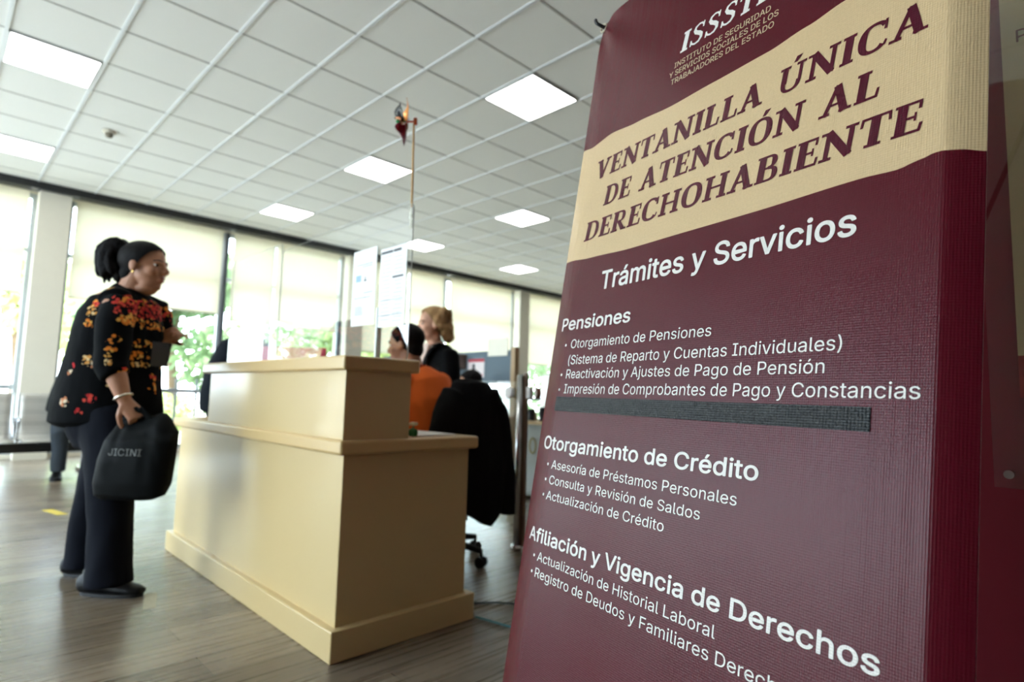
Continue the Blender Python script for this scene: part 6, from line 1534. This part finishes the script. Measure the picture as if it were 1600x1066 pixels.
# ------------------------------------------------------------------ outside
def struct2(name, bm, m): 
    o = obj(name, bm, m); o['kind'] = 'structure'; return o
b = NB(); box(b, (-30, YW + .26, -.14), (45, 60, -.04)); struct2('ground', b, mat('paving_pale', (196, 192, 180), .8, .08, 2))
rl = empty('railing', (2.85, 10.55, -.04), 0, 'row of slim metal railing posts outside the windows, left of the desk', 'railing')
for k, x in enumerate((-1.65, -1.32, -.99, -.66, -.325, .01, .31, .62, .94, 1.26)):
    b = NB(); tube(b, [(x, 0, 0), (x, 0, 1.13)], .022, 12, (1, 0, 0), .6); obj('post', b, mat('post_grey', (92, 98, 96), .5, .1), rl, smooth=True)
b = NB(); box(b, (-1.75, -.02, .04), (1.36, .02, .08)); obj('bottom_rail', b, mat('post_grey', (92, 98, 96), .5, .1), rl)

def leaf_mat(name, c):
    t = NT(name)
    v = t.coord(); nz = t.noise(v, 3, 3)
    a = rgba(c)
    col = t.mix(nz.outputs[0], tuple(x * .75 for x in a[:3]) + (1,), tuple(min(1, x * 1.5) for x in a[:3]) + (1,))
    d = t.n('ShaderNodeBsdfDiffuse'); t.l(col, d.inputs[0])
    tl = t.n('ShaderNodeBsdfTranslucent'); t.l(col, tl.inputs[0])
    mx = t.n('ShaderNodeMixShader'); mx.inputs[0].default_value = .4
    t.l(d.outputs[0], mx.inputs[1]); t.l(tl.outputs[0], mx.inputs[2]); t.l(mx.outputs[0], t.out.inputs[0])
    return t.m
LEAF = [leaf_mat('leaves_green', (132, 152, 108)), leaf_mat('leaves_bright', (166, 178, 126)), leaf_mat('leaves_deep', (124, 148, 112))]  # greens paled: outdoor haze and overexposure put into the leaf colour
BARK = mat('bark', (104, 88, 70), .9, .2, 20)
def leaves(bm, c, r, n, s, rnd):
    for _ in range(n):
        while True:
            p = Vector((rnd.uniform(-1, 1), rnd.uniform(-1, 1), rnd.uniform(-1, 1)))
            if .25 < p.length < 1: break
        p *= 1 + .22 * noise.noise(p * 2.5 + Vector(c))
        q = Vector(c) + Vector((p.x * r[0], p.y * r[1], p.z * r[2]))
        a = Vector((rnd.gauss(0, 1), rnd.gauss(0, 1), rnd.gauss(0, 1))).normalized(); e = a.orthogonal().normalized(); e2 = a.cross(e)
        k = s * rnd.uniform(.6, 1.3)
        bm.faces.new([bm.verts.new(q + v * k) for v in (e, e2 * .5 + a * .1, -e, -e2 * .5 + a * .1)])
TREES = [(-2.2, 15.5, 2.6, 1.9, 0, 'leafy green tree outside beyond the left edge window'), (1.6, 20.2, 3.1, 2.2, 1, 'bright green tree outside between left pier and standing woman'), (3.9, 14.8, 2.4, 1.6, 2, 'green tree outside behind the standing woman raised hand'),
         (7.9, 17.5, 3.0, 2.2, 0, 'green tree outside behind the acrylic screen'), (12.6, 18.6, 3.1, 2.2, 1, 'green tree outside behind the blinds right of the blonde woman'), (16.8, 14.6, 2.8, 2.0, 2, 'green tree outside beneath the blind beside the banner'), (-7.2, 18.0, 3.0, 2.5, 2, 'green tree outside beyond the left of the view')]
for k, (x, y, z, rad, mi, lb) in enumerate(TREES):
    t_ = empty('tree', (x, y, -.04), 0, lb, 'tree', 'trees outside the windows')
    rnd = random.Random(20 + k)
    b = NB(); loft(b, smoothpath([(0, 0, 0), (.06, .04, z * .4), (-.05, 0, z * .8), (.05, .05, z * 1.1)], 4), [.13 - .006 * i for i in range(13)], (1, 0, 0), 10); obj('trunk', b, BARK, t_, smooth=True)
    b = NB()
    for q in range(5): leaves(b, (rnd.uniform(-.55, .55) * rad, rnd.uniform(-.5, .5) * rad, z + rnd.uniform(-.45, .7) * rad), (rad * .62, rad * .62, rad * .5), 520, .17, rnd)
    obj('crown', b, LEAF[mi], t_)
SHRUBS = [(-.6, 12.6, .55, 1, 'low shrub outside the left edge window'), (2.0, 12.9, .50, 0, 'low shrub outside behind the railing, nearest the standing woman'), (3.3, 13.0, .55, 1, 'yellow-green shrub outside, just left of the desk'), (4.6, 12.4, .6, 2, 'low shrub outside behind the acrylic screen'), (8.6, 12.4, .8, 0, 'shrub outside behind the blonde woman'), (12.6, 12.4, .9, 2, 'tall shrub outside under the blind next to the banner')]
for k, (x, y, rad, mi, lb) in enumerate(SHRUBS):
    s_ = empty('shrub', (x, y, -.04), 0, lb, 'shrub', 'shrubs outside the windows')
    rnd = random.Random(50 + k)
    b = NB(); leaves(b, (0, 0, rad * .8), (rad * 1.1, rad, rad * .8), 700, .09, rnd); obj('foliage', b, LEAF[mi], s_)
    for q in range(3):
        b = NB(); tube(b, [(0, 0, 0), (rnd.uniform(-.3, .3) * rad, rnd.uniform(-.3, .3) * rad, rad * .8)], .015, 6); obj('stem', b, BARK, s_)
